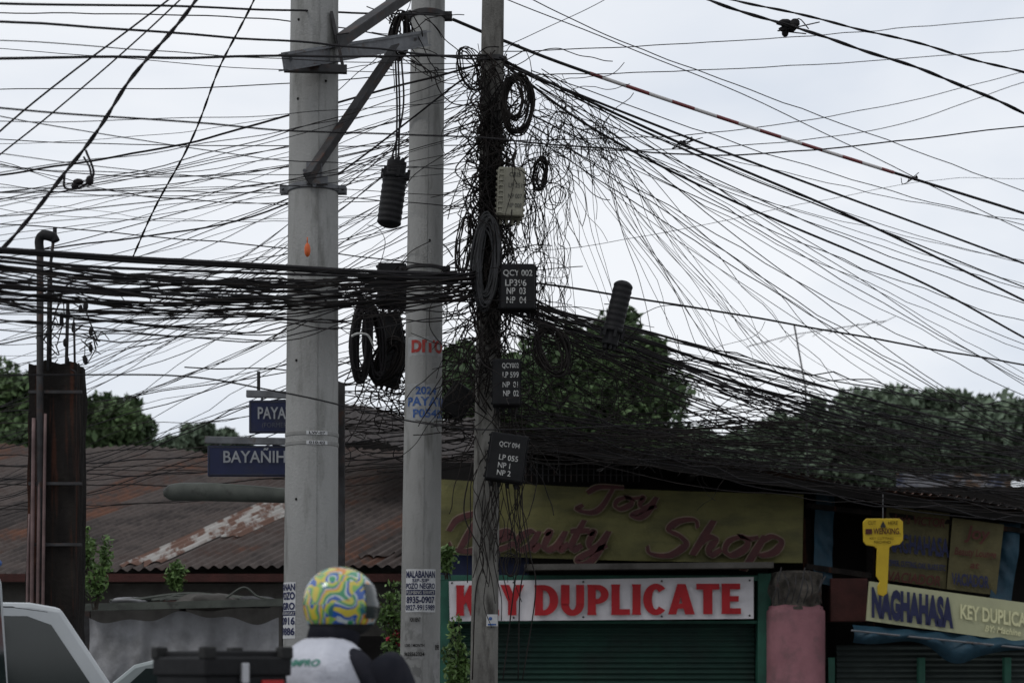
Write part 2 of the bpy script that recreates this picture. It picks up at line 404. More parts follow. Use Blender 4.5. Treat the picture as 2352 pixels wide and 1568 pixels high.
# stall canopy and tarpaulin
st = thing('market_stall', W(420, 1800, 19.2).xy.to_3d(), 'street stall with flat board roof and grey-white tarpaulin', 'stall')
mb = MB(); a = W(190, 1390, 19); b = W(660, 1378, 19)
mb.beam(a+Vector((0,.6,0)), b+Vector((0,.6,0)), 1.3, .035); mb.beam(a+Vector((.0,-.06,-.03)), b+Vector((0,-.06,-.03)), .03, .05)
emit(mb, 'roof', m_lampg, parent=st)
def panel(c, amp=.02, f=3., drop=0):
    def fn(x, y):
        t = c[0].lerp(c[1], x); b = c[3].lerp(c[2], x); p = t.lerp(b, y)
        n = mnoise.noise(Vector((p.x*f, 0, p.z*f*.5)))+.5*mnoise.noise(Vector((p.x*f*2.3+p.z*f, 4, p.z*f)))
        return p+Vector((0, amp*n*2, -drop*math.sin(math.pi*x)))
    return fn
mb = MB()
def tw(x, y):
    top = W(205+435*x, 1418+10*math.sin(x*9)+6*math.sin(x*23), 19.1); k = y**.7
    fold = .05*math.sin(x*38+2*math.sin(y*3))*(.3+y)+.12*mnoise.noise(Vector((x*5, y*4, 1)))+.05*mnoise.noise(Vector((x*16+y*6, y*7, 3)))
    return Vector((top.x, 19.1-.25*y+fold, top.z*(1-k)+.12*k))
mb.grid(tw, 110, 40); emit(mb, 'tarpaulin', m_tarpw, parent=st, smooth=True)
for u in (200, 420, 655): q = W(u, 1395, 19.6); ebox((q.x, 19.6, q.z/2), (.06, .06, q.z), 'post', m_dksteel, st)
mb = MB(); mb.tube(catmull([W(520,1372,19.3), W(560,1348,19.3), W(590,1368,19.3), W(620,1376,19.3)], 6), .012, 6)
for i in range(7): mb.tube(catmull([W(U(210,400),1378,19.4), W(U(380,500),1368+U(-6,6),19.5), W(U(500,640),1376,19.4)], 5), U(.008,.018), 5)
emit(mb, 'pipe_scraps', m_lampg, parent=st)
for (u, mt, s) in ((480,m_wall,1),(300,m_tarpw,.6),(585,m_grey,.7),(385,m_brick,.4)):
    mb = MB(); cc = W(u,1382,19.5)
    mb.grid(lambda a, b: cc+(Vector((.35*s*math.cos(a*6.283)*math.sin(b*3.1416), .25*s*math.sin(a*6.283)*math.sin(b*3.1416), .08*s*math.cos(b*3.1416))))*(1+.4*mnoise.noise(Vector((math.cos(a*6.283)*2,math.sin(a*6.283)*2,b*4+u)))), 20, 12)
    emit(mb, 'folded_cloth', mt, parent=st, smooth=True)

weed(220, 1200, 1400, 17, 80, 9, 'tall green weed growing beside the dark pillar')
weed(410, 1285, 1372, 19.6, 50, 6, 'small green weed sprouting on the stall roof')
weed(895, 1330, 1560, 15.9, 55, 9, 'flowering shrub with red flowers beside the pole', True)
weed(1048, 1415, 1640, 15.9, 40, 12, 'tall leafy shrub growing between the poles')
weed(1028, 1240, 1330, 16.2, 26, 5, 'sparse creeper tip beside the banner')
weed(195, 1240, 1320, 16, 30, 5, 'tuft of weeds by the dark pillar')

# ------------------------------------------------------------------ shop building
shop = thing('shop_building', (1.3, 21.2, 0), 'row shop with green frame, roller shutter and iron roof', 'shop')
D = 21.0
xl = W(1000,0,D).x; xr = W(1770,0,D).x; zt = W(0,1100,D).z
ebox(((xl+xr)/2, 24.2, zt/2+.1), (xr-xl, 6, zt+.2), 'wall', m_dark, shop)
p = W(1012,1270,D); q = W(1215,1322,D); ebox(((p.x+q.x)/2, 21.08, (p.z+q.z)/2), (q.x-p.x, .12, p.z-q.z), 'blue_board', m_blue, shop)
mb = MB(); mb.beam(W(1205,1304,D-.25), W(1770,1299,D-.25), .5, .06); emit(mb, 'awning', m_wall, parent=shop)
def fr(u0, v0, u1, v1, d0=D-.1, th=.2):
    a = W(u0, v0, D); b = W(u1, v1, D); ebox(((a.x+b.x)/2, d0, (a.z+b.z)/2), (abs(b.x-a.x), th, abs(a.z-b.z)), 'green_frame', m_green, shop, .006)
fr(1012,1322,1735,1335); fr(1735,1318,1766,1810); fr(1012,1335,1034,1810); fr(1034,1425,1735,1432, D-.08, .14)
mb = MB()
a = W(1036,1433,D-.02); b = W(1733,1812,D-.02)
mb.grid(lambda x, y: Vector((a.x+(b.x-a.x)*x, 20.98+.014*math.sin(y*math.pi*2*30)+.008*mnoise.noise(Vector((x*5,y*9,0))), a.z+(b.z-a.z)*y)), 20, 240)
emit(mb, 'roller_shutter', m_shutter, parent=shop, smooth=True)
e0 = W(1150, 985, 19.7); e1 = W(2700, 1222, 21.0)
def rf3(x, s):
    t = x/10.; p = e0.lerp(e1, t); return p+Vector((.2*s, 6.*s, -.12*s+.02*math.sin(x*2.1))), Vector((0,0,1))
mb = MB(); at = corrugated(mb, rf3, 0, 10, 3, wave=.13, amp=.02, rows=1)
emit(mb, 'roof', m_roof, parent=shop, attr=[x+.15 for x in at], smooth=True)
mb = MB(); mb.beam(e0+Vector((0,.1,-.09)), e1+Vector((0,.1,-.09)), .05, .1)
for i in range(9):
    p = e0.lerp(e1, (i+.5)/9); mb.beam(p+Vector((0,.15,-.1)), p+Vector((0,3,-.16)), .05, .08)
emit(mb, 'roof_timber', m_dark, parent=shop)
mb = MB()
for i in range(22): u = 1195+i*13; mb.tube([W(u,1062,20.6), W(u,1106,20.6)], .006, 4)
for v in (1062, 1076, 1090): mb.tube([W(1190,v,20.6), W(1482,v,20.6)], .006, 4)
emit(mb, 'window_grille', m_dksteel, parent=shop)
mb = MB(); mb.beam(W(1768,1330,20.9), W(1815,1384,20.9), .05, .05); emit(mb, 'bracket', m_green, parent=shop)

# yellow banner
def script(glyphs, u0, u1, ybase, unit, width, d, mb, grow=0, slant=.42):
    tot = sum(a for _, a in glyphs); sc = (u1-u0)/tot; x = u0; k = 0
    for strokes, adv in glyphs:
        for stv in strokes:
            P = catmull([Vector((px, py, 0)) for px, py in stv], 7)
            vs = []
            for i, p in enumerate(P):
                t = P[min(i+1, len(P)-1)]-P[max(i-1, 0)]; t = Vector((t.x*sc, t.y*unit, 0)).normalized()
                nn = Vector((-t.y, t.x, 0)); w = width*(.42+.58*abs(t.x*.45+t.y*.9))*(.55+.45*math.sin(math.pi*min(1,max(0,(i+1.5)/(len(P)+2)))))+grow
                uu = x+p.x*sc+slant*p.y*unit; vv = ybase-p.y*unit
                dd = d-.0006*k
                vs.append(W(uu+nn.x*w, vv-nn.y*w, dd)); vs.append(W(uu-nn.x*w, vv+nn.y*w, dd))
            mb.add(vs, [(2*i, 2*i+1, 2*i+3, 2*i+2) for i in range(len(P)-1)]); k += 1
        x += adv*sc
G = dict(
 e=([[(0,.45),(.35,.55),(.7,.8),(.5,1.0),(.2,.85),(.08,.4),(.3,.02),(.7,.15),(.95,.4)]], 1.0),
 a=([[(.75,.85),(.45,1),(.12,.7),(.1,.25),(.35,0),(.65,.25),(.78,.9)],[(.8,1),(.74,.3),(.85,.02),(1.1,.3)]], 1.12),
 u=([[(0,.8),(.15,1),(.15,.3),(.35,0),(.65,.2),(.78,.95)],[(.8,1),(.75,.3),(.9,0),(1.15,.35)]], 1.15),
 t=([[(.25,1.6),(.15,.4),(.3,0),(.6,.25)],[(-.15,1),(.65,1.04)]], .7),
 y=([[(0,.8),(.15,1),(.15,.4),(.35,.1),(.6,.25),(.78,1)],[(.8,1),(.7,-.2),(.4,-.75),(.0,-.6),(.2,-.25),(.95,.25)]], 1.05),
 B=([[(.35,1.8),(.22,.9),(.1,0)],[(-.7,1.0),(-.5,1.65),(.3,1.95),(1.0,1.75),(.85,1.15),(.35,.98)],[(.35,.98),(1.1,.85),(1.1,.2),(.5,-.08),(-.2,.05),(-.5,.4)]], 1.35),
 S=([[(1.2,1.45),(.95,1.88),(.4,1.8),(.2,1.35),(.7,1.0),(1.0,.55),(.6,.0),(-.1,.08),(-.35,.5)]], 1.3),
 h=([[(.35,1.85),(.1,0)],[(.12,.4),(.4,.95),(.68,.85),(.62,.3),(.78,0),(1.05,.3)]], 1.1),
 o=([[(.45,1),(.1,.75),(.1,.25),(.4,0),(.75,.3),(.75,.75),(.45,1),(.8,.88),(1.1,.95)]], 1.1),
 p=([[(.2,1.05),(-.05,-.85)],[(.15,.7),(.45,1),(.85,.75),(.8,.2),(.4,0),(.1,.15)]], 1.0),
 J=([[(-.35,1.35),(.1,1.85),(1.3,1.8)],[(.8,1.8),(.62,.2),(.25,-.3),(-.5,-.05),(-.3,.35)]], 1.15))
ban = thing('shop_banner', W(1430,1290,20.75), 'faded yellow cloth banner with dark red script lettering', 'banner')
c = [W(1008,1100,20.8), W(1846,1135,20.8), W(1843,1292,20.8), W(1008,1272,20.8)]
mb = MB(); mb.grid(panel(c, .012, 2.5, .02), 60, 14); pan = emit(mb, 'banner_cloth', m_banY, parent=ban, smooth=True)
for grow, dd, mt, nm in ((2.6, 20.74, m_banPink, 'lettering_outline'), (0, 20.725, m_banRed, 'lettering')):
    mb = MB()
    script([G[k] for k in 'Beauty'], 1050, 1395, 1262, 43, 9, dd, mb, grow)
    script([G[k] for k in 'Shop'], 1500, 1790, 1274, 43, 9, dd, mb, grow)
    script([G[k] for k in 'Joy'], 1350, 1510, 1168, 27, 7, dd, mb, grow)
    emit(mb, nm, mt, parent=ban)
mb = MB()
for p in c: mb.tube([p, p+Vector((0,.3,.05))], .006, 4)
emit(mb, 'tie_cord', m_grey, parent=ban)

# white banner lettering
def ring(cx, cy, rx, ry, tx, ty, a0, a1, n=14):
    out = []
    for i in range(n):
        A = [a0+(a1-a0)*k/n for k in (i, i+1)]
        q = []
        for a in A: q.append((cx+rx*math.cos(a), cy+ry*math.sin(a)))
        for a in A[::-1]: q.append((cx+(rx-tx)*math.cos(a), cy+(ry-ty)*math.sin(a)))
        out.append(q)
    return out
def rc(a, b, c_, d_): return [(a,b),(c_,b),(c_,d_),(a,d_)]
pi = math.pi
def stem(x): return [[(x,0),(x+.36,0),(x+.34,.12),(x+.34,.88),(x+.36,1),(x,1),(x+.02,.88),(x+.02,.12)]]
SER = {
 'K': (1.0, stem(.02)+[[(.34,.32),(.34,.58),(.58,1),(.96,1)], [(.38,.6),(.64,.76),(1.03,.0),(.64,.0)]]),
 'E': (.8, stem(.02)+[rc(.33,.81,.76,1), rc(.33,0,.79,.19), rc(.33,.41,.7,.59)]),
 'Y': (.98, [rc(.31,0,.67,.46), [(.31,.44),(.67,.44),(.37,1),(-.02,1)], [(.38,.44),(.67,.44),(1.0,1),(.64,1)]]),
 'D': (.98, stem(.02)+ring(.4,.5,.56,.5,.34,.18,-pi/2,pi/2)+[rc(.33,.82,.41,1), rc(.33,0,.41,.18)]),
 'U': (.97, [rc(.02,.37,.36,1), rc(.61,.37,.93,1)]+ring(.475,.38,.455,.4,.32,.2,pi,2*pi)),
 'P': (.87, stem(.02)+ring(.38,.68,.48,.32,.31,.17,-pi/2,pi/2)+[rc(.33,.83,.39,1), rc(.33,.36,.39,.53)]),
 'L': (.76, stem(.02)+[rc(.33,0,.76,.19)]),
 'I': (.4, stem(.02)),
 'C': (.92, ring(.5,.5,.5,.52,.35,.19,.75,2*pi-.75,20)),
 'A': (1.04, [[(.0,.0),(.32,.0),(.56,.8),(.36,1)], [(.66,.0),(1.04,.0),(.68,1.0),(.36,1.0)], rc(.2,.19,.8,.36)]),
 'T': (.9, [rc(.27,0,.63,.9), rc(0,.81,.9,1)]),
}
kb = thing('shop_banner', W(1380,1425,20.7), 'white banner with bold red capital lettering on green frame', 'banner')
c = [W(1031,1334,20.72), W(1731,1324,20.72), W(1731,1420,20.72), W(1033,1426,20.72)]
mb = MB(); mb.grid(panel(c, .006, 3), 60, 8); emit(mb, 'banner_cloth', m_banW, parent=kb, smooth=True)
mb = MB(); k = 0
def ser(word, u0, u1, v0, v1, d):
    global k
    tot = sum(SER[ch][0]+.055 for ch in word); sc = (u1-u0)/tot; x = u0
    for ch in word:
        for poly in SER[ch][1]:
            k += 1; dd = d-.0004*(k % 30)
            mb.add([W(x+a*sc, v1+(v0-v1)*b-(x-1045)*.008, dd) for a, b in poly], [tuple(range(len(poly)))])
        x += (SER[ch][0]+.055)*sc
ser('KEY', 1046, 1206, 1343, 1413, 20.69); ser('DUPLICATE', 1226, 1706, 1344, 1414, 20.69)
emit(mb, 'lettering', m_keyred, parent=kb)
for u in (1038, 1180, 1340, 1520, 1722):
    for v in (1338, 1419): mb = MB(); mb.ell(W(u, v-(u-1038)*.009, 20.69), (.012,.008,.012), 8, 5); emit(mb, 'eyelet', m_dksteel, parent=kb)

# pink column
col = thing('building_column', W(1832,0,20.6).xy.to_3d(), 'pink plastered column with broken concrete top', 'column')
a = W(1766,1390,20.6); b = W(1902,1390,20.6); cx = (a.x+b.x)/2; w = b.x-a.x
mb = MB()
def pinkf(x, y):
    th = x*2*pi; cs, sn = math.cos(th), math.sin(th); e = .55
    rr = w*.5; z = a.z*y+.02*mnoise.noise(Vector((cs*2,sn*2,0)))*(y > .98)
    k = 1 if y < .985 else .93
    return Vector((cx+rr*k*math.copysign(abs(cs)**e, cs), 20.9+rr*k*math.copysign(abs(sn)**e, sn), z))
mb.grid(pinkf, 48, 70); emit(mb, 'shaft', m_pink, parent=col, smooth=True)
mb = MB(); t = W(0,1325,20.6).z
def rub(x, y):
    th = x*2*pi; z = a.z-.04+(t-a.z+.12)*y; r = w*.5*(.84+.24*mnoise.noise(Vector((math.cos(th)*2.5, math.sin(th)*2.5, z*7))))*(1 if y < .95 else .6)
    q = 1/max(abs(math.cos(th)), abs(math.sin(th)))**.6
    return Vector((cx+r*q*math.cos(th), 20.9+r*q*math.sin(th), z))
mb.grid(rub, 40, 16); emit(mb, 'broken_top', m_rubble, parent=col)
for i in range(9): mb = MB(); mb.tube(catmull([W(1775+i*14,1385,20.55), W(1778+i*14+U(-8,8),1350,20.5), W(1780+i*14+U(-15,15),U(1300,1330),20.55)],4), .008, 5); emit(mb, 'rusty_rebar', m_dksteel, parent=col)

# right shop
s2 = thing('shop_building', (4.3, 21.4, 0), 'shadowy key cutting shop with shutter and red side wall', 'shop')
a = W(1770,1130,21.8); b = W(2800,1800,21.8); ebox(((a.x+b.x)/2, 24, 1.65), (b.x-a.x, 4.4, 3.3), 'wall', m_dark, s2)  # solid block; darkness of the shop interior painted as near-black
a = W(1905,1328,20.9); b = W(1990,1427,20.9); ebox(((a.x+b.x)/2, 21.0, (a.z+b.z)/2), (b.x-a.x, .35, a.z-b.z), 'red_panel', m_brick, s2, .01)
mb = MB(); a = W(1925,1480,21); b = W(2800,1812,21)
mb.grid(lambda x, y: Vector((a.x+(b.x-a.x)*x, 21.1+.014*math.sin(y*pi*2*26), a.z+(b.z-a.z)*y)), 4, 200); emit(mb, 'roller_shutter', M('dark_shutter',(.025,.035,.032),(.015,.022,.021),.6,3), parent=s2, smooth=True)
for u in (1912, 2120, 2318): a = W(u,1480,20.9); ebox((a.x,21.0,.7),(.07,.1,1.4),'door_frame',m_green,s2)
for (u, y, hh) in ((1895,21.2,2.9),(1855,21.1,2.9),(2010,21.3,2.8)): a = W(u,1150,21); ebox((a.x,y,hh/2),(.09,.09,hh),'timber_post',m_pillar,s2)
mb = MB(); mb.beam(W(1850,1300,20.9), W(2000,1322,20.9), .1,.06); emit(mb,'timber_rail',m_pillar,parent=s2)
mb = MB(); mb.beam(W(1850,1160,20.9), W(2400,1225,20.9), .1,.05); emit(mb,'timber_rail',m_pillar,parent=s2)
def tarp(c, mat, label, amp=.05, f=4, n=24):
    o = MB(); o.grid(panel(c, amp, f), n, n); return emit(o, 'tarpaulin', mat, base=c[2], smooth=True, label=label, cat='tarpaulin')
tarp([W(1874,1122,20.95), W(1918,1130,20.95), W(1912,1345,20.85), W(1868,1335,20.85)], m_tarpblue, 'narrow rolled blue tarpaulin hanging under the eave')
tarp([W(2296,1200,20.9), W(2345,1200,20.9), W(2325,1385,20.8), W(2272,1375,20.8)], m_tarpblue, 'blue tarpaulin strip hanging beside faded banner')
mb = MB()
def dr(x, y):
    top = W(1958+x*520, 1434+x*42, 20.55); low = 34+32*math.exp(-((x-.44)/.1)**2)+8*math.sin(x*13+1)
    return top+Vector((0, -.14*math.sin(y*2.8)+.035*math.sin(x*46+y*2), -low/FL*20.5*y))
mb.grid(dr, 160, 12); emit(mb, 'tarpaulin', m_tarpblue, base=W(2150,1500,20.5), smooth=True, label='sagging blue tarpaulin bunched below the long sign', cat='tarpaulin')
mb = MB(); mb.tube(catmull([W(1955,1447,20.4), W(2100,1462,20.4), W(2400,1492,20.4)],6), .012, 6); emit(mb, 'support_rod', m_steel, base=W(2100,1460,20.4), label='thin metal rod holding the blue tarpaulin', cat='rod')
sg = thing('shop_sign', W(2180,1440,20.5), 'long pale yellow sign with navy and cream lettering', 'sign')
c = [W(1997,1334,20.5), W(2460,1398,20.5), W(2460,1490,20.5), W(1990,1424,20.5)]
mb = MB(); mb.add(c+[p+Vector((0,.04,0)) for p in c], [(0,1,2,3),(7,6,5,4),(0,4,5,1),(1,5,6,2),(2,6,7,3),(3,7,4,0)]); emit(mb, 'sign_panel', m_lime, parent=sg)
mb = MB(); text(mb, 'NAGHAHASA', 2002, 1346, 2190, 1418, 20.48, tilt=.137, off=.065); emit(mb, 'lettering', m_navylet, parent=sg)
mb = MB(); text(mb, 'KEY DUPLICATE', 2206, 1386, 2384, 1420, 20.48, tilt=.137, off=.03); text(mb, 'BY: Machine', 2262, 1434, 2345, 1449, 20.48, tilt=.137, shear=.3); emit(mb, 'lettering', m_limelet, parent=sg)
for (cc, lab, items) in (
  ([W(2036,1160,20.85), W(2182,1178,20.85), W(2172,1352,20.85), W(2030,1330,20.85)], 'faded mustard banner with navy and red lettering, cluttered',
   [('Joy\'s VICTOR',2050,1178,2170,1205,m_bandred),('NAGHAHASA',2038,1222,2180,1266,m_navylet),('ZIPPER, CUTTING, OAK, BLADE ETC',2040,1284,2172,1300,m_navylet),('VACIADOR',2040,1310,2160,1334,m_bandred)]),
  ([W(2188,1188,20.8), W(2306,1204,20.8), W(2288,1366,20.8), W(2174,1352,20.8)], 'small mustard banner with red script and navy word',
   [('Joy',2215,1205,2275,1245,m_bandred),('Beauty Lounge',2192,1255,2288,1278,m_bandred),('at',2228,1290,2250,1304,m_bandred),('VACIADOR',2186,1314,2272,1342,m_navylet)])):
    bn = thing('shop_banner', cc[2], lab, 'banner')
    mb = MB(); mb.grid(panel(cc, .005, 5), 20, 16); emit(mb, 'banner_cloth', m_bandk, parent=bn, smooth=True)
    for (s, u0, v0, u1, v1, mt) in items:
        mb = MB(); text(mb, s, u0, v0, u1, v1, cc[0].y-.03, tilt=.1, off=.03 if mt is m_navylet else .02, shear=.25 if mt is m_bandred else 0); emit(mb, 'lettering', mt, parent=bn)
ks = thing('key_sign', W(2028,1368,19.6), 'yellow key-shaped hanging sign with dark lettering', 'sign')
def kp(pts): return [(W(u, v, 19.6).x, W(u, v, 19.6).z) for u, v in pts]
hd = [(1990,1190),(2066,1190),(2074,1197),(2075,1240),(2066,1250),(2050,1252),(2043,1257),(2038,1362),(2029,1369),(2017,1364),(2016,1345),(2021,1335),(2013,1322),(2015,1260),(2008,1254),(1990,1251),(1984,1243),(1983,1198)]
mb = MB(); mb.ext(kp(hd), 19.6, 19.64); emit(mb, 'key_plate', m_yel, parent=ks, bevel=.005)
mb = MB()
text(mb,'CUT',1994,1196,2012,1204,19.59,off=0); text(mb,'HERE',2040,1196,2062,1204,19.59,off=0); text(mb,'KEY CUTTING',1998,1233,2052,1238,19.59,off=0); text(mb,'MACHINES',2008,1241,2046,1247,19.59,off=0)
emit(mb, 'lettering', m_dark, parent=ks)
mb = MB(); text(mb,'WENXING.',2006,1212,2068,1226,19.588, off=.02); mb.add([W(1988,1214,19.59),W(2003,1214,19.59),W(2003,1226,19.59),W(1988,1226,19.59)],[(0,1,2,3)]); emit(mb, 'lettering', m_bandred, parent=ks)
mb = MB(); mb.tube([W(2028,1192,19.62), W(2028,1135,20.2)], .005, 4); emit(mb, 'hanging_wire', m_grey, parent=ks)
mb = MB()
bp = [(2022,1208),(2028,1196),(2034,1208),(2033,1211),(2023,1211)]
mb.ext(kp(bp), 19.585, 19.595); emit(mb, 'key_emblem', m_dksteel, parent=ks)
bb = thing('billboard', W(2180,1150,30).xy.to_3d(), 'weathered patchy billboard behind shop roofs', 'billboard')
bm = M('patchy_billboard', (.14,.14,.15), (.03,.035,.06), .7, 4.5, ramp=(.46,.54), stain=(.09,.055,.035), sscale=4, sramp=(.5,.56))
p = W(2060,1088,30); q = W(2320,1165,30); ebox(((p.x+q.x)/2,30,(p.z+q.z)/2),(q.x-p.x,.1,p.z-q.z),'board',bm,bb)
for u in (2080,2280): x = W(u,0,30).x; ebox((x,30.15,q.z/2),(.12,.12,q.z),'post',m_dksteel,bb)
an = thing('television_antenna', W(1850,1100,30), 'thin rooftop television antenna on a mast', 'antenna')
mb = MB(); mb.tube([W(1856,1110,30),W(1850,890,30),W(1824,745,30)], .013, 6); emit(mb,'mast',m_dksteel,parent=an)
mb = MB(); mb.tube([W(1720,795,30),W(1824,768,30),W(2035,737,30)], .007, 5)
for i in range(9): p = W(1720,795,30).lerp(W(2035,737,30), i/8); l = .25+.06*i; mb.tube([p+Vector((0,-l,-.08*l)), p+Vector((0,l,.08*l))], .005, 4)
emit(mb,'boom',m_dksteel,parent=an)

# ------------------------------------------------------------------ concrete poles
class Pole:
    def __init__(s, d, ub, ut, wb, wt):
        s.d = d; k = d/FL; s.z0 = W(0,1568,d).z; s.z1 = W(0,0,d).z
        s.xb = (ub-CX)*k; s.xt = (ut-CX)*k; s.rb = wb*k/2; s.rt = wt*k/2
    def x(s, z): return s.xb+(s.xt-s.xb)*(z-s.z0)/(s.z1-s.z0)
    def r(s, z): return s.rb+(s.rt-s.rb)*(z-s.z0)/(s.z1-s.z0)
    def pt(s, z, a, lift=0):
        r = s.r(z)+lift; return Vector((s.x(z)+r*math.sin(a), s.d-r*math.cos(a), z))
    def z(s, v): return CH+(HZ-v)/FL*s.d
P1 = Pole(13., 713, 722.5, 127, 109); P2 = Pole(14.8, 964, 983.5, 92, 77); P3 = Pole(14.3, 1111.5, 1132.5, 63, 50)
def poleobj(P, mat, label, n=48, top=9.2):
    t = thing('utility_pole', (P.x(0), P.d, 0), label, 'utility pole')
    mb = MB(); mb.grid(lambda a, b: P.pt(top*b, -a*2*pi), n, 40); mb.add([P.pt(top, i/n*2*pi) for i in range(n)], [tuple(range(n))])
    emit(mb, 'shaft', mat, parent=t, smooth=True)
    return t
t1 = poleobj(P1, m_conc, 'thick round grey concrete utility pole with steel collar')
t2 = poleobj(P2, m_conc, 'round concrete utility pole with red and blue stencilled lettering')
t3 = thing('utility_pole', (P3.x(0), P3.d, 0), 'slim old concrete pole smothered in cables and boxes', 'utility pole')
mb = MB()
sq = [(-1,-.7),(-.7,-1),(.7,-1),(1,-.7),(1,.7),(.7,1),(-.7,1),(-1,.7)]
for z in (0, 2, 4, 6, 9):
    for (a, b) in sq: mb.v.append((P3.x(z)+a*P3.r(z), P3.d+b*P3.r(z), z))
for j in range(4): mb.f += [(j*8+i, j*8+(i+1) % 8, j*8+8+(i+1) % 8, j*8+8+i) for i in range(8)]
mb.f.append(tuple(range(32, 40)))
emit(mb, 'shaft', m_conc2, parent=t3)
def strip(P, a, z0, z1, w, lift, mat, parent, name):
    m = MB(); m.grid(lambda x, y: P.pt(z0+(z1-z0)*y, a+(x-.5)*w, lift+.003*math.sin(pi*x)), 3, 40); emit(m, name, mat, parent=parent, smooth=True)
strip(P1, .3, 0, 9, .02, .0005, m_seam, t1, 'mould_seam'); strip(P2, .15, 0, 9, .025, .0005, m_seam, t2, 'mould_seam')
for P, t, lst in ((P1, t1, [(-.6,240),(-.55,835),(.62,700),(-.6,60),(.6,200),(-.5,1150)]), (P2, t2, [(-.5,140),(.3,560)])):
    for (a, v) in lst: mb = MB(); mb.ell(P.pt(P.z(v), a), (.009,.009,.009), 8, 6); emit(mb, 'bolt_hole', m_dark, parent=t)
def collar(P, v, h, lift, mat, parent, name='steel_band', ears=True):
    z = P.z(v); m = MB()
    m.grid(lambda x, y: P.pt(z+(y-.5)*h, x*2*pi, lift if .05 < y < .95 else 0), 40, 6)
    if ears:
        for sgn in (-1, 1):
            e = P.pt(z, sgn*pi/2, .02); m.box(e+Vector((0,-.03,0)), (.07,.012,h*1.1)); m.box(e+Vector((0,.03,0)), (.07,.012,h*1.1)); m.tube([e+Vector((sgn*.015,-.07,0)), e+Vector((sgn*.015,.07,0))], .009, 6)
    emit(m, name, mat, parent=parent, smooth=False)
collar(P1, 437, .045, .01, m_steel, t1)
collar(P1, 1000, .03, .004, m_seam, t1, ears=False); collar(P1, 1022, .03, .004, m_seam, t1, ears=False)
collar(P2, 38, .05, .012, m_dksteel, t2); collar(P2, 618, .03, .008, m_dksteel, t2); collar(P3, 322, .04, .03, m_dksteel, t3, ears=False); collar(P3, 140, .05, .03, m_dksteel, t3, ears=False)
def ctext(P, s, a0, a1, v0, v1, mat, parent, off=.03, lift=.004, mb=None):
    own = mb is None; mb = mb or MB(); v, f = tm(s, off, 0)
    mb.add([P.pt(P.z(v1)+(P.z(v0)-P.z(v1))*b, a0+(a1-a0)*a, lift) for a, b in v], f)
    if own: emit(mb, 'lettering', mat, parent=parent)
    return mb
ctext(P2, 'DITO', -.66, 1.3, 786, 816, m_redlet, t2, .05)
ctext(P2, '2024', -.36, .78, 893, 911, m_bluelet, t2, .03)
ctext(P2, 'PAYATAS', -.85, 2.0, 916, 937, m_bluelet, t2, .03)
ctext(P2, 'P05457', -.5, 1.5, 944, 964, m_bluelet, t2, .03)
def cpatch(P, a0, a1, v0, v1, mat, parent, name='poster', lift=.002, rag=0):
    m = MB(); m.grid(lambda x, y: P.pt(P.z(v1)+(P.z(v0)-P.z(v1))*y+(rag*mnoise.noise(Vector((x*9,y*3,v0))) if y in (0,1) else 0), a0+(a1-a0)*x+(rag*2*mnoise.noise(Vector((x*3,y*9,v0+5))) if x in (0,1) else 0), lift), 14, 14); return emit(m, name, mat, parent=parent, smooth=True)
m_primer = M('pale_primer_patch', (.32,.325,.325), (.24,.245,.245), .9, 9, ramp=(.42,.58))
cpatch(P2, -.95, 1.5, 780, 822, m_primer, t2, 'paint_patch', .0012, .03); cpatch(P2, -1.0, 1.5, 886, 970, m_primer, t2, 'paint_patch', .0012, .03)
cpatch(P2, -.8, .86, 1308, 1406, m_paper, t2)
mb = MB()
for (s, a0, a1, v0, v1, o) in (('MALABANAN',-.76,.8,1312,1328,.03),('SIP-SIP',-.4,.45,1330,1338,.02),('POZO NEGRO',-.76,.8,1340,1353,.03),('8935-0907',-.72,.78,1370,1386,.03),('0927-9915989',-.76,.8,1389,1402,.02)):
    ctext(P2, s, a0, a1, v0, v1, None, None, o, .005, mb)
emit(mb, 'lettering', m_navylet, parent=t2)
cpatch(P2, -.77, .83, 1355, 1367, m_navylet, t2, 'poster_stripe', .0035)
ctext(P2, 'PLUMBING SERVICE', -.72, .76, 1357, 1365, m_whitelet, t2, .0, .006)
m_oldp = M('torn_paper', (.27,.27,.265), (.19,.19,.185), .9, 9, stain=(.15,.15,.145), sscale=10, sramp=(.48,.58))
cpatch(P2, -.85, .15, 1412, 1478, m_oldp, t2, 'torn_poster', .0015, .03); cpatch(P2, -.9, .3, 1470, 1512, m_oldp, t2, 'torn_poster', .0025, .03); cpatch(P2, .75, 1.3, 1475, 1570, m_oldp, t2, 'torn_poster', .0015, .03)
cpatch(P2, -.9, .1, 1530, 1600, m_oldp, t2, 'torn_poster', .0015, .04)
mb = MB()
for (s, a0, a1, v0, v1) in (('5,500 / MONTH',-.8,.25,1478,1486),('9625562324',-.8,.25,1497,1506),('FOR RENT',-.5,.05,1418,1428),('098',.85,1.2,1480,1492)): ctext(P2, s, a0, a1, v0, v1, None, None, .02, .006, mb)
emit(mb, 'lettering', m_dark, parent=t2)
cpatch(P1, -2.3, -.48, 1338, 1466, m_paper, t1)
mb = MB()
for (s, a0, a1, v0, v1, o) in (('MALABANAN',-2.2,-.5,1341,1357,.03),('POZO',-1.35,-.5,1360,1378,.04),('NEGRO',-1.7,-.5,1384,1401,.04),('4650916',-1.9,-.5,1417,1435,.03),('8629886',-1.9,-.5,1441,1459,.03)): ctext(P1, s, a0, a1, v0, v1, None, None, o, .005, mb)
emit(mb, 'lettering', m_navylet, parent=t1)
cpatch(P1, -2.3, -.49, 1403, 1414, m_navylet, t1, 'poster_stripe', .0035)
ctext(P1, 'LEGAL BARANGAY', -1.8, -.5, 1405, 1412, m_whitelet, t1, .0, .006)
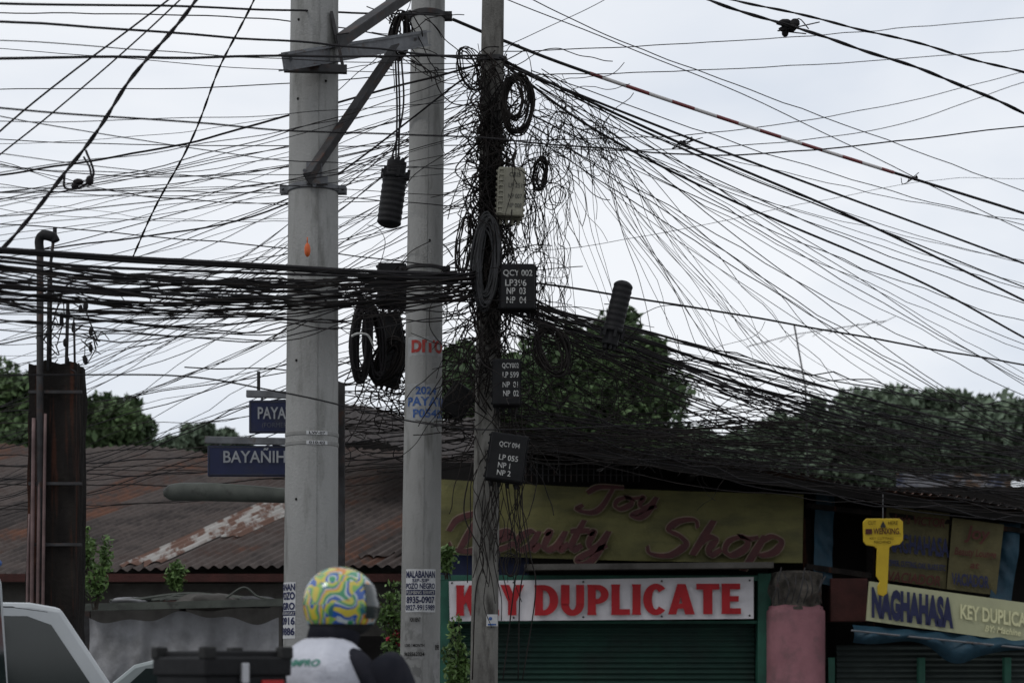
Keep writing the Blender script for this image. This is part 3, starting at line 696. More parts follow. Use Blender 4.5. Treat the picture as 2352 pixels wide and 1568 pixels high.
cpatch(P1, -.1, .7, 996, 1004, m_paper, t1, 'band_tag', .006); ctext(P1, 'LW-07', .0, .6, 997, 1003, m_dark, t1, .02, .0085)
cpatch(P1, -.1, .7, 1018, 1026, m_paper, t1, 'band_tag', .006); ctext(P1, '010-02', .0, .6, 1019, 1025, m_dark, t1, .02, .0085)
a = W(1117,1410,14.19); b = W(1143,1437,14.19); ebox(((a.x+b.x)/2, 14.3-P3.r(1.6)-.012, (a.z+b.z)/2), (b.x-a.x,.004,a.z-b.z),'sticker',m_paper,t3)
mb = MB(); ys = 14.3-P3.r(1.6)-.016; mb.ell((a.x+.03, ys, b.z+.055), (.013,.002,.013), 10, 6); mb.box(((a.x+b.x)/2, ys, b.z+.012), (.06,.002,.012)); emit(mb,'sticker_print',m_bluelet,parent=t3)

# crossarm & braces
ca = thing('crossarm', W(800,120,13.2), 'galvanised steel crossarm with diagonal braces between the poles', 'crossarm')
A = W(650,140,12.28); B = W(980,86,14.4); mb = MB()
mb.beam(A, B, .012, .1); mb.beam(A+Vector((0,.03,.05)), B+Vector((0,.03,.05)), .07, .01); mb.beam(A+Vector((0,.03,-.05)), B+Vector((0,.03,-.05)), .07, .01)
emit(mb, 'arm', m_steel, parent=ca)
mb = MB(); mb.beam(W(652,156,12.72), W(797,160,12.76), .05, .05); mb.beam(W(762,30,12.9), W(790,165,12.9), .02, .07); emit(mb, 'arm_bracket', m_dksteel, parent=ca)
mb = MB(); mb.angle(W(704,412,12.7), W(905,118,13.35), .085); emit(mb,'brace',m_dksteel,parent=ca)
mb = MB(); mb.angle(W(775,98,12.85), W(985,-45,14.3), .1); emit(mb,'brace',m_dksteel,parent=ca)
for (u,v,d) in ((668,136,12.38),(770,119,13.0),(955,90,14.2),(722,425,12.75),(700,392,12.7)): mb = MB(); mb.tube([W(u,v,d-.03), W(u,v,d+.1)], .014, 6); emit(mb,'bolt',m_steel,parent=ca)
mb = MB(); mb.box(W(722,398,12.82), (.1,.05,.14)); mb.box(W(732,415,12.81), (.12,.04,.05)); emit(mb,'brace_foot',m_steel,parent=ca)
# ------------------------------------------------------------------ boxes
def tbox(u0, v0, u1, v1, d, mat, lines, label, letmat, rot=0, depth=.13, name='terminal_box', off=.012, ribs=6, ribx=0):
    a = W(u0, v0, d); b = W(u1, v1, d); c = (a+b)/2; w = abs(b.x-a.x); h = abs(a.z-b.z)
    t = thing(name, (c.x, d+depth/2, c.z-h/2), label, 'terminal box')
    Rm = Matrix.Rotation(rot, 3, 'Y')
    def tr(mb): 
        mb.v = [tuple(c+Rm@(Vector(p)-c)) for p in mb.v]; return mb
    mb = MB(); mb.box((c.x, d+depth*.3, c.z), (w*.94, depth*.6, h*.95)); emit(tr(mb), 'lid', mat, parent=t, bevel=.012)
    mb = MB(); mb.box((c.x, d+depth*.8, c.z), (w, depth*.36, h)); emit(tr(mb), 'housing', mat, parent=t, bevel=.008)
    mb = MB()
    for i in range(ribs):
        z = c.z-h*.42+h*.84*i/(ribs-1); mb.box((c.x, d+depth*.55, z), (w+.026, depth*.3, .014))
        if ribx: mb.box((c.x-w*.38, d-.002, z), (w*.2, .016, .012))
    mb.box((c.x, d+depth*.5, c.z), (w*1.03, depth*.25, h*.9))
    if ribx: mb.box((c.x-w*.26, d-.002, c.z), (.008, .018, h*.9)); mb.box((c.x-w*.46, d-.002, c.z), (.008, .018, h*.9))
    emit(tr(mb), 'ribbed_flange', mat, parent=t, bevel=.003)
    mb = MB()
    for i in range(4): x = c.x-w*.33+w*.22*i; mb.tube([(x, d+depth*.8, c.z-h*.5), (x, d+depth*.8, c.z-h*.5-.035)], .012, 7)
    emit(tr(mb), 'cable_glands', mat, parent=t)
    if lines:
        mb = MB()
        for (s, x0, x1, y0, y1) in lines:
            v, f = tm(s, off, 0)
            mb.add([(a.x+w*(x0+(x1-x0)*p), d-.003, a.z-h*(y1+(y0-y1)*q)) for p, q in v], f)
        emit(tr(mb), 'lettering', letmat, parent=t)
    return t
m_dklet = M('dark_lettering', (.05,.05,.045), (.09,.09,.08), .8, 30)
tbox(1142,380,1203,498,14.02,m_beige,[('CRIS',.44,.86,.13,.22),('LP 251',.42,.93,.34,.43),('NP 007',.42,.94,.55,.64),('NP 008',.42,.94,.73,.82)],'beige ribbed terminal box with stencilled codes on the pole',m_dklet,rot=.04,off=.01,ribs=9,ribx=1)
tbox(1147,602,1231,712,13.98,m_plastic,[('QCY 002',.1,.9,.16,.31),('LP396',.16,.74,.36,.5),('NP  03',.2,.72,.53,.67),('NP  04',.2,.74,.72,.86)],'square black terminal box with white stencilled codes',m_whitelet,rot=.01)
tbox(1131,820,1196,932,13.94,m_plastic,[('QCY002',.34,.93,.12,.24),('LP 599',.36,.93,.3,.42),('NP  01',.36,.9,.5,.62),('NP  02',.38,.93,.68,.8)],'narrow black terminal box with white stencilled codes',m_whitelet,rot=0,off=.01)
tbox(1120,992,1208,1106,13.94,m_plastic,[('QCY 094',.26,.8,.2,.32),('LP 055',.3,.8,.46,.57),('NP 1',.3,.62,.62,.73),('NP 2',.3,.66,.77,.88)],'tilted black terminal box with white stencilled codes',m_whitelet,rot=.14,off=.01)
tbox(866,600,932,704,15.3,m_plastic,[('QCY',.3,.8,.28,.4),('LP154',.25,.8,.5,.62),('NP 02',.28,.8,.72,.84)],'black terminal box hung behind the stencilled pole',m_grey,rot=0)
tbox(1020,880,1082,955,15.2,m_plastic,None,'black terminal box tilted among tangled cables',m_grey,rot=.6)
tbox(862,715,925,800,15.4,m_plastic,None,'black closure box buried in cables behind the pole',m_grey,rot=-.2)
tbox(868,800,925,885,15.4,m_plastic,None,'black closure box buried in cables behind the pole',m_grey,rot=.35)
# ------------------------------------------------------------------ dome closures
def closure(p0, p1, r, label):
    p0 = Vector(p0); p1 = Vector(p1); t = thing('splice_closure', p1, label, 'cable closure')
    n = 72; pts = []; rs = []
    for i in range(n+1):
        k = i/n; pts.append(p0.lerp(p1, k))
        rr = r*(.975+.025*math.sin(k*2*pi*11))
        if k > .92: rr *= math.sqrt(max(.05, 1-((k-.92)/.08)**2*.8))
        if k < .2: rr = r*.8
        if .2 <= k < .26: rr = r*1.14
        rs.append(rr)
    mb = MB(); mb.tube(pts, rs, 24); emit(mb, 'dome', m_plastic, parent=t, smooth=True)
    mb = MB(); ax = (p1-p0).normalized(); sd = ax.orthogonal().normalized(); b = ax.cross(sd)
    for i in range(6):
        a = i*pi/3; q = p0+ax*(p1-p0).length*.22+(sd*math.cos(a)+b*math.sin(a))*r*1.12; mb.beam(q-ax*.05, q+ax*.02, .02, .02)
        q = p0+(sd*math.cos(a)+b*math.sin(a))*r*.5; mb.tube([q+ax*.04, q-ax*.03], .013, 7)
    emit(mb, 'clamp_ring', m_plastic, parent=t)
closure(W(912,372,14.0), W(892,522,14.0), .088, 'ribbed black dome closure hanging by cords between poles')
closure(W(1400,792,13.9), W(1434,646,13.9), .07, 'ribbed black dome closure tied upright to the cable bundle')
for (a, b) in ((908,912),(914,918),(922,900)):
    mb = MB(); mb.tube(catmull([W(a,130,14.05), W(a+4,250,14.0), W(b-3,375,14.0)], 8), .007, 6)
    emit(mb, 'hanging_cord', m_cable, base=W(912,130,14), label='black cord holding the hanging dome closure', cat='cord')
# ------------------------------------------------------------------ coils
def coil(u, v, ru, rv, d, n, r, label, yaw=.3, roll=0, spread=.15, mat=None):
    c = W(u, v, d); k = d/FL; mb = MB()
    Rm = Matrix.Rotation(yaw, 3, 'Z') @ Matrix.Rotation(roll, 3, 'Y')
    for i in range(n):
        a0 = U(0, 6.28); sx = ru*k*(1-U(0, spread)*1.6); sz = rv*k*(1-U(0, spread)); off = Vector((U(-.02,.02), U(-.05,.05), U(-.02,.02)))
        pts = []
        tl = U(-.12,.12)
        for j in range(27):
            a = a0+j/26*2*pi*1.02
            q = Vector((sx*math.cos(a), tl*sx*math.sin(a), sz*math.sin(a)))
            q += mnoise.noise_vector(Vector((i*3.1, math.cos(a), math.sin(a))))*.016
            pts.append(c+Rm@q+off)
        mb.tube(pts, r, 5)
    return emit(mb, 'cable_coil', mat or m_cable2, base=c, smooth=True, label=label, cat='cable coil')
coil(1190,240,36,68,14.05,18,.005,'round coil of black cable tied to the slim pole',.3,.1)
coil(1180,225,28,50,13.95,9,.005,'small coil of black cable near the pole top',-.2,-.1)
coil(1078,160,32,58,14.1,8,.004,'loose open loops of thin cable at the pole top',.3,-.35,.3)
coil(1118,600,30,112,14.02,22,.0075,'long hanging coil of grey-black cable on slim pole',.2,.06,.35, m_grey)
coil(1066,560,22,85,14.1,9,.004,'thin elongated loops of cable beside slim pole',.5,.12,.3)
coil(1268,805,48,66,13.9,20,.005,'loose round coil of cable under the bundle',.2,-.35,.35)
coil(1240,400,20,40,14.3,9,.005,'small dark coil hanging in the tangle',.5,.1,.35)
coil(1282,450,18,22,14.4,2,.0035,'single small loop of thin wire',.1,0,.1)
coil(832,785,24,98,15.0,20,.01,'bundled black cable coil wrapped with a pale strap',.4,.05,.3,m_cable)
coil(860,790,22,90,15.1,14,.010,'bundled black cable coil behind the strapped one',.4,-.1,.3,m_cable)
coil(892,830,32,60,15.2,14,.008,'messy cable coil behind the stencilled pole',.2,.4,.4)
coil(920,80,26,62,14.2,14,.006,'cable coil hooked over the crossarm',.2,.1,.4)
coil(1175,1300,18,28,14.0,3,.004,'small loop of wire low on slim pole',.2,.1,.2)
mb = MB(); mb.tube(catmull([W(808,772,14.85),W(822,766,14.82),W(845,770,14.82),W(858,795,14.85)],6), .009, 6); emit(mb,'strap',m_whitelet,base=W(830,770,14.8),label='pale plastic strap around the cable coil',cat='strap')

# ------------------------------------------------------------------ street sign + lamp
ss = thing('street_sign', (W(783,0,13.9).x, 13.9, .13), 'dark post carrying two navy street name signs', 'street sign')
px = W(783,0,13.9).x
mb = MB(); zt = W(0,880,13.9).z; mb.box((px,13.9,zt/2+.065),(.055,.055,zt-.13)); mb.box((px,13.9,.15),(.2,.2,.04)); emit(mb,'post',m_dksteel,parent=ss,bevel=.004)
m_signlet = M('sign_lettering', (.27,.28,.29), (.19,.2,.22), .7, 20)
m_signsub = M('sign_small_lettering', (.07,.075,.09), (.05,.055,.07), .7, 20)
def sgn(u0, v0, u1, v1, d, bar):
    a = W(u0,v0,d); b = W(u1,v1,d); ebox(((a.x+b.x)/2,d,(a.z+b.z)/2),(b.x-a.x,.02,a.z-b.z),'sign_panel',m_blue,ss,.008)
    mb = MB()
    for (x0,x1,z0,z1) in ((a.x+.01,b.x-.01,a.z-.014,a.z-.01),(a.x+.01,b.x-.01,b.z+.01,b.z+.014),(a.x+.01,a.x+.014,b.z+.017,a.z-.017),(b.x-.014,b.x-.01,b.z+.017,a.z-.017)): mb.box(((x0+x1)/2,d-.0115,(z0+z1)/2),(x1-x0,.003,z1-z0))
    emit(mb,'border_line',m_grey,parent=ss)
    mb = MB(); mb.beam(W(u0-6,bar,d), W(775,bar+6,d), .04,.05); mb.tube([W(u0+30,bar,d),W(u0+30,v0,d)],.01,6); mb.tube([W(u1-20,bar,d),W(u1-20,v0,d)],.01,6); emit(mb,'bracket_bar',m_steel,parent=ss,bevel=.004)
sgn(572,919,768,995,13.82,904); sgn(477,1023,770,1094,13.8,1010)
mb = MB(); text(mb,'PAYATAS',592,934,702,962,13.8); text(mb,'BAYAÑIHAN',513,1028,706,1062,13.78,off=.015)
emit(mb,'lettering',m_signlet,parent=ss)
mb = MB(); text(mb,'(FORMERLY BALARA)',602,970,735,984,13.8,off=0); emit(mb,'lettering',m_signsub,parent=ss)
mb = MB(); mb.tube([W(594,900,13.85),W(594,853,13.85)],.012,6); emit(mb,'pipe_stub',m_dksteel,parent=ss)
sl = thing('street_lamp', (px,13.95,W(0,1135,13.9).z), 'old grey-green tubular street lamp fixed to the sign post', 'street lamp')
mb = MB(); pts = [W(376,1132,13.7),W(400,1130,13.7),W(470,1129,13.72),W(560,1134,13.75),W(660,1142,13.8),W(700,1144,13.85)]
mb.tube(catmull(pts,5), [max(.012,.065*math.sin(min(1,(i+2)/9)*pi/2)*(1 if i < 21 else .6)) for i in range(26)], 12)
mb.v = [(x,y,(z if z > W(0,1150,13.7).z else W(0,1150,13.7).z+.2*(z-W(0,1150,13.7).z))) for x,y,z in mb.v]
emit(mb,'lamp_head',m_lampg,parent=sl,smooth=True)
mb = MB(); mb.tube([W(690,1144,13.85), W(783,1150,13.95)], .025, 8); emit(mb,'lamp_arm',m_dksteel,parent=sl)

# ------------------------------------------------------------------ left pillar with conduits
pc = W(134,0,13.5); ptz = W(0,842,13.5).z
pl = thing('service_pillar', (pc.x,13.5,.0), 'dark stained concrete pillar carrying service conduits', 'pillar')
mb = MB()
def pf(x, y):
    th = x*2*pi+pi/4; q = .165/max(abs(math.cos(th)),abs(math.sin(th))); z = ptz*y
    q *= 1+.07*mnoise.noise(Vector((math.cos(th)*3,math.sin(th)*3,z*4)))-.03*y+.06*(1-y)
    return Vector((pc.x+q*math.cos(th)+.04*y-.04, 13.5+q*math.sin(th), z+(.05*mnoise.noise(Vector((x*20,0,0))) if y > .99 else 0)))
mb.grid(pf, 40, 60); n0 = len(mb.v); mb.f.append(tuple(range(n0-41, n0-1))); emit(mb,'shaft',m_pillar,parent=pl)
mb = MB(); mb.tube([W(93,1700,13.28),W(92,900,13.28),W(92,575,13.28)],.024,10); mb.tube([W(115,860,13.4),W(117,600,13.4),W(124,540,13.4)],.011,7)
mb.tube([W(152,860,13.4),W(156,690,13.4)],.012,7); mb.tube([W(172,850,13.4),W(170,740,13.4)],.008,6); mb.tube([W(110,850,13.3),W(112,640,13.3)],.01,6)
emit(mb,'conduits',m_dksteel,parent=pl,smooth=True)
mb = MB(); mb.tube(catmull([W(92,580,13.28),W(90,552,13.28),W(100,540,13.27),W(122,545,13.26),W(128,555,13.26)],4),[.03]*8+[.036]*5+[.03]*4,10); mb.tube([W(126,550,13.4),W(126,522,13.4)],.014,8); emit(mb,'weatherhead',m_plastic,parent=pl,smooth=True)
for (u,r,v0) in ((70,.014,960),(84,.012,1010),(96,.011,950),(60,.01,1180)): mb = MB(); mb.tube(catmull([W(u,1700,13.3),W(u+3,1350,13.25),W(u+8,v0,13.28)],6), r, 8); emit(mb,'pipe',m_pipe,parent=pl,smooth=True)
for v in (900,1110,1250): ebox(W(100,v,13.3)+Vector((.08,0,0)),(.36,.03,.02),'pipe_clamp',m_dksteel,pl)
mb = MB()
for i in range(26):
    p = W(U(110,225),U(690,850),13.3+U(-.1,.1)); mb.tube(catmull([p, p+Vector((U(-.08,.08),U(-.05,.05),U(-.1,.1))), p+Vector((U(-.12,.12),0,U(-.2,.1)))],4), U(.003,.006),5)
for i in range(12): mb.ell(W(U(140,222),U(700,830),13.3),(.015,.015,.03),8,5)
emit(mb,'tap_connector',m_cable,base=W(170,770,13.3),label='cluster of looped taps and connectors above dark pillar',cat='connector')

# ------------------------------------------------------------------ cables
GRP = 'overhead cables strung around the utility poles'
def cpts(uv, dL, dR, n=12):
    a = W(*uv[0], dL); b = W(*uv[-1], dR); out = [a]
    for (u, v) in uv[1:-1]:
        kk = (u-CX)/FL; den = (b.x-a.x)-kk*(b.y-a.y)
        t = (kk*a.y-a.x)/den; y = a.y+(b.y-a.y)*t; out.append(W(u, v, y))
    out.append(b); return catmull(out, n)
def cable(pts, r, label, wob=.0, mat=None, twist=0, sides=6):
    if wob:
        fq = U(.8,2.6); pts = [p+mnoise.noise_vector(Vector((p.x*1.3*fq+r*900, p.y*.9, p.z*2)))*wob for p in pts]
    mb = MB()
    if twist:
        L = [0]
        for i in range(1, len(pts)): L.append(L[-1]+(pts[i]-pts[i-1]).length)
        tot = L[-1]; N = int(tot/twist*7); pl2 = []
        j = 0
        for i in range(N+1):
            s = tot*i/N
            while j < len(L)-2 and L[j+1] < s: j += 1
            q = pts[j].lerp(pts[j+1], (s-L[j])/max(1e-6, L[j+1]-L[j]))
            pl2.append(q+mnoise.noise_vector(q*2.2)*.016)
        tg = (pts[-1]-pts[0]).normalized(); e1_ = tg.cross(Vector((0,0,1))).normalized(); e2_ = tg.cross(e1_)
        for ph in (0, pi):
            mb.tube([p+(e1_*math.cos(i/7*2*pi+ph)+e2_*math.sin(i/7*2*pi+ph))*r*.45 for i, p in enumerate(pl2)], r*.62, 5)
    else: mb.tube(pts, r, sides)
    return emit(mb, 'overhead_cable', mat or m_cable, base=pts[len(pts)//2], smooth=True, label=label, cat='cable', group=GRP)
TH = 'thick black overhead cable strung past the poles'; TN = 'thin black overhead wire strung to the poles'; TW = 'twisted black service cable'
main = [
 ([(-250,556),(0,572),(300,592),(560,606),(870,624),(1100,630)],9.3,14.05,.012,TH,0),
 ([(-250,562),(0,578),(300,600),(560,613),(870,632),(1100,640)],9.4,14.05,.011,TH,0),
 ([(-250,568),(0,590),(200,612),(560,626),(870,636),(1100,642)],9.35,14.05,.009,TH,0),
 ([(-250,590),(0,600),(400,640),(760,655),(1100,650)],9.5,14.05,.008,TH,0),
 ([(-250,596),(0,612),(300,640),(700,648),(1100,636)],9.5,14.05,.007,TH,0),
 ([(-250,680),(0,687),(250,694),(520,692),(900,655),(1100,648)],9.5,14.05,.009,TH,0),
 ([(-250,0),(0,8),(560,20),(1035,38)],9.6,14.55,.007,TH,0),
 ([(-250,30),(0,50),(640,94),(1035,130),(1130,135)],9.5,14.2,.007,TH,0),
 ([(-250,134),(0,134),(640,131),(1120,128)],9.5,14.2,.008,TH,0),
 ([(-250,85),(0,92),(600,132),(1120,150)],9.5,14.2,.003,TN,0),
 ([(-250,105),(0,113),(640,160),(1120,170)],16,14.4,.003,TN,0),
 ([(-250,235),(0,250),(640,296),(1120,318),(1700,355),(2352,290),(2650,245)],9.0,15.4,.005,TH,0),
 ([(-250,210),(0,207),(640,195),(1120,150)],16,14.4,.004,TN,0),
 ([(-250,445),(0,403),(400,335),(700,255),(1100,150)],16,14.4,.008,TH,0),
 ([(-250,20),(0,30),(560,40),(940,90)],17,14.7,.005,TN,0),
 ([(-100,385),(0,300),(150,180),(385,0),(480,-80)],11,12,.006,TH,0),
 ([(-100,445),(0,352),(180,210),(415,0),(500,-80)],11,12,.005,TH,0),
 ([(-60,620),(12,562),(150,400),(205,330),(290,200),(400,70),(450,0),(500,-80)],10.5,11,.0115,TW,.3),
 ([(305,590),(440,310),(510,140),(585,0),(620,-70)],13.6,12,.0075,TW,.25),
 ([(-250,520),(0,515),(560,560),(1090,620)],16.5,14.4,.005,TN,0),
 ([(-250,470),(0,440),(650,445),(1090,480)],17,14.4,.004,TN,0),
 ([(-250,600),(200,560),(650,470),(1080,170)],18,14.4,.007,TH,0),
 ([(1040,45),(1160,95),(1330,160),(1700,285),(2080,405),(2352,490),(2650,590)],14.6,19,.012,TH,0),
 ([(1130,128),(1560,328),(1960,500),(2352,690),(2650,840)],14.2,19,.010,TH,0),
 ([(1160,150),(1370,300),(1680,460),(2100,640),(2352,775),(2650,940)],14.2,19,.009,TH,0),
 ([(1160,150),(1500,285),(1760,385),(2352,605),(2650,720)],14.2,19,.009,TH,0),
 ([(1150,130),(1330,230),(1700,400),(2352,660),(2650,790)],14.2,19.5,.006,TN,0),
 ([(1100,-60),(1420,92),(1800,235),(2352,440),(2650,560)],14.5,20,.004,TN,0),
 ([(1030,-60),(1200,15),(1700,215),(2352,530),(2650,670)],14.8,20,.004,TN,0),
 ([(1560,-30),(1625,0),(1815,62),(2100,155),(2352,260),(2650,400)],12.5,13,.011,TW,.4),
 ([(1620,-20),(1690,0),(2050,85),(2352,165),(2650,260)],12.5,13.5,.0085,TW,.4),
 ([(1120,120),(1500,105),(1900,80),(2352,40),(2650,10)],14.4,22,.004,TN,0),
 ([(1120,175),(1700,158),(2352,115),(2650,92)],14.4,22,.004,TN,0),
 ([(1150,325),(1600,308),(2000,250),(2352,165),(2650,80)],14.4,22,.004,TN,0),
 ([(1150,330),(1500,345),(2000,300),(2352,190),(2650,110)],14.4,22,.004,TN,0),
 ([(1150,110),(1210,85),(1390,0),(1480,-50)],14.6,16,.003,TN,0),
 ([(1160,640),(1500,690),(1840,748),(2352,838),(2650,890)],14,19.5,.008,TH,0),
 ([(1150,560),(1380,560),(2100,420),(2352,410),(2650,400)],14.6,24,.0025,TN,0),
 ([(1150,700),(1500,790),(1850,905),(2352,1040),(2650,1110)],14.1,21,.012,TH,0),
 ([(1150,690),(1500,765),(1850,875),(2352,1010),(2650,1080)],14.1,21,.010,TH,0),
 ([(1150,710),(1420,790),(1850,930),(2352,1075),(2650,1150)],14.1,21,.010,TH,0),
 ([(-250,870),(0,862),(400,865),(650,900),(1000,975),(1240,985),(1700,960)],9.4,16.2,.005,TH,0),
]
for uv, dL, dR, r, lab, tw_ in main: cable(cpts(uv, dL, dR), r, lab, .0 if r > .0085 else .012, None, tw_)
sc_ = thing('striped_guard_sleeve', W(1700,285,16), 'red and white striped sleeve around the thick cable', 'cable sleeve')
full = cpts(main[22][0], 14.6, 19, 12)
sel = [p for p in full if 1330 < CX+p.x/p.y*FL < 2080]
mb = MB(); mb.tube(sel, .0155, 8); emit(mb, 'sleeve', m_stripe, parent=sc_, smooth=True)
for (u,v,d) in ((1815,62,12.7),(2100,408,17.9),(1565,328,16)):
    mb = MB(); p = W(u,v,d); big = u == 1815
    for i in range(12 if big else 4): mb.ell(p+Vector((U(-.05,.05),U(-.03,.03),U(-.04,.04)))*(1 if big else .5),(U(.02,.035)*(1 if big else .6),.02,U(.015,.03)*(1 if big else .6)),8,6)
    for i in range(5): mb.tube(catmull([p, p+Vector((U(-.1,.1),U(-.04,.04),U(-.06,.06))), p+Vector((U(-.25,.2),0,U(-.05,.05)))],4),.004,4)
    emit(mb,'splice_connector',m_cable,base=p,smooth=True,label='lumpy black splice on an overhead cable',cat='connector')
mb = MB(); pts = catmull([W(197,345,10.6),W(215,400,10.6),W(185,430,10.6),W(150,432,10.6),W(148,400,10.6)],6); mb.tube(pts,.007,6)
mb.tube(catmull([W(192,360,10.6),W(206,385,10.6),W(210,412,10.6)],5),.006,6); mb.ell(W(206,415,10.6),(.022,.02,.028)); mb.ell(W(180,418,10.6),(.03,.02,.018)); mb.ell(W(172,428,10.6),(.02,.02,.02))
emit(mb,'splice_connector',m_cable,base=W(180,420,10.6),smooth=True,label='dangling black taps hanging from twisted service cable',cat='connector')
mb = MB(); mb.ell(W(706,574,12.3),(.02,.02,.045),10,8); mb.tube([W(706,560,12.3),W(706,545,12.3)],.004,5); emit(mb,'cable_tag',m_orange,base=W(706,574,12.3),smooth=True,label='small orange tag dangling from the cable bundle',cat='tag')

def para(uL, vL, dL, uR, vR, dR, sag, n=30, skew=0):
    a = W(uL, vL, dL); b = W(uR, vR, dR); out = []
    for i in range(n+1):
        t = i/n; p = a.lerp(b, t); k = 4*t*(1-t)*(1+skew*(t-.5)*1.2); p.z -= sag*k; out.append(p)
    return out
def fam(n, L, Rr, dL, dR, sag, r, lab, wob=.02, extl=250, extr=0, mats=(m_cable, m_cable2), skew=(0,0)):
    for i in range(n):
        uL, vL = U(*L[0]), U(*L[1]); uR, vR = U(*Rr[0]), U(*Rr[1])
        sl_ = (vR-vL)/(uR-uL); a = uL-extl; va = vL-sl_*extl; b = uR+extr; vb = vR+sl_*extr
        cable(para(a, va, U(*dL), b, vb, U(*dR), U(*sag), skew=U(*skew)), U(*r), lab, wob*U(.5,1.8), R.choice(mats), sides=5)
fam(30, ((0,0),(580,690)), ((1080,1110),(615,690)), (9.2,9.6), (14.0,14.1), (.02,.2), (.003,.007), 'black communication cable in the sagging bundle', .035)
fam(9, ((0,0),(640,760)), ((1080,1110),(640,700)), (9.2,9.6), (14.0,14.1), (.05,.3), (.0025,.005), 'loose black wire below the sagging bundle', .05)
fam(11, ((0,0),(180,520)), ((1090,1120),(140,470)), (9.2,9.6), (14.05,14.2), (.02,.15), (.0018,.0032), TN, .015)
fam(22, ((0,0),(260,640)), ((1090,1120),(150,480)), (16,20), (14.9,15.2), (.05,.45), (.002,.0045), TN, .015)
fam(32, ((0,0),(640,1080)), ((1090,1125),(150,600)), (17,23), (14.9,15.2), (.05,.6), (.002,.004), TN, .03)
fam(11, ((0,60),(900,1150)), ((1090,1120),(640,960)), (16,20), (14.9,15.2), (.0,.3), (.0025,.0055), TN, .03)
fam(8, ((0,0),(1030,1160)), ((1080,1120),(960,1060)), (15,17), (14.9,15.1), (.0,.2), (.003,.006), 'black wire strung low across the rusty roof', .03)
fam(34, ((1160,1230),(660,770)), ((2352,2352),(900,1130)), (14.0,14.4), (19,22), (.1,.45), (.003,.0065), 'black cable in the drooping bundle over the shops', .05, 0, 300)
fam(20, ((1150,1260),(140,300)), ((2352,2352),(480,1000)), (14.1,14.4), (18,21), (.05,.3), (.0025,.0045), 'thin wire fanning out from the slim pole', .02, 0, 300)
fam(26, ((1240,1400),(240,330)), ((1500,2352),(900,1120)), (14.2,15), (16.5,20), (.05,.6), (.0018,.003), 'slack thin wire drooping toward the shop roofs', .06, 0, 0)
fam(24, ((1100,1260),(900,1060)), ((2352,2352),(1030,1170)), (14.2,14.6), (18,20), (.0,.3), (.003,.006), 'black cable draped low over the shop roof', .06, 0, 300)

# ------------------------------------------------------------------ uncountable tangles
tg = MB()
def walk(p, n, step, bias, r, sm=.75, zs=1):
    P = [p]; d = Vector((U(-1,1),U(-.5,.5),U(-1,.6)*zs)).normalized(); c = Vector((U(-1,1),U(-.4,.4),U(-1,1)*zs))
    for i in range(n):
        c = (c+Vector((U(-1,1),U(-.5,.5),U(-1,1)*zs))*.8)*.7
        d = (d*sm+c*.55+bias*.5).normalized(); d.z *= zs if zs < 1 else 1; p = p+d*step*U(.7,1.2); P.append(p)
    tg.tube(catmull(P, 5), r, 4)
def loop(p, rx, rz, r, turn=1.3):
    a0 = U(0,6.28); tl = U(-.6,.6); yw = U(-.7,.7); P = []
    for j in range(18):
        a = a0+j/17*2*pi*turn; q = Vector((rx*math.cos(a)*math.cos(yw), rx*math.cos(a)*math.sin(yw), rz*math.sin(a)+tl*rx*math.cos(a)*.5-.02*j/17))
        P.append(p+q*(1+.15*math.sin(a*2+a0)))
    tg.tube(P, r, 4)
for i in range(150):
    v = R.choice((U(130,330), U(330,700), U(640,1080), U(660,900)))
    z = P3.z(v); walk(Vector((P3.x(z)+U(-.15,.2), U(14.0,14.4), z)), R.randint(5,10), U(.05,.12), Vector((U(-.25,.35),0,-.5)), U(.0025,.0045))
for i in range(75):
    v0 = U(120,500); v1 = v0+U(200,650); P = []
    for j in range(9):
        z = P3.z(v0+(v1-v0)*j/8); P.append(Vector((P3.x(z)+R.gauss(.0,.09), 14.2+U(-.1,.05), z)))
    tg.tube(catmull(P, 5), U(.003,.0065), 4)
for i in range(70):
    u = R.gauss(1190,55); v = U(140,980)
    loop(W(u,v,14.2+U(-.2,.3)), U(.03,.13), U(.05,.2), U(.0022,.004), U(.7,1.6))
for i in range(26):
    u = U(1260,1420); v = U(220,360)+(u-1260)*.3
    loop(W(u,v,14.4+U(-.1,.3)), U(.02,.07), U(.03,.09), U(.002,.0035), U(.7,1.5))
for i in range(24):
    t = U(0,1); loop(W(1230+t*300,U(740,880)+t*90,14.3+t*2), U(.05,.15), U(.06,.18), U(.0025,.004), U(.8,1.6))
for i in range(60):
    walk(W(U(1170,1320),U(170,420),14.2+U(-.15,.4)), R.randint(6,12), U(.05,.1), Vector((U(-.3,.35),0,-.35)), U(.002,.0032))
for i in range(55):
    u = U(1160,1300); v = U(250,600); P = [W(u,v,14.3)]
    for j in range(6): u += U(-20,21); v += U(12,65); P.append(W(u,v,14.3+U(-.05,.05)))
    tg.tube(catmull(P,5), U(.0018,.0028), 4)
for i in range(120):
    t = U(0,1)**1.4; u = 1200+t*480; v = 770+t*190+U(-60,140)
    walk(W(u,v,14.3+t*3), R.randint(7,12), U(.06,.14), Vector((U(-.2,.9),0,-.1)), U(.002,.004), zs=.8)
for i in range(140):
    u = U(1180,1760); v = R.gauss(1000,28)+(u-1200)*.03
    walk(W(u,v,14.5+(u-1200)/250), R.randint(7,12), U(.08,.16), Vector((U(-.8,.9),0,-.02)), U(.0025,.005), zs=.5)
for i in range(70):
    u = U(1600,2400); v = 950+(u-1700)*.22+U(-40,80)
    walk(W(u,v,18+(u-1700)/400), R.randint(6,10), U(.12,.22), Vector((.9,0,-.2)), U(.002,.004), zs=.45)
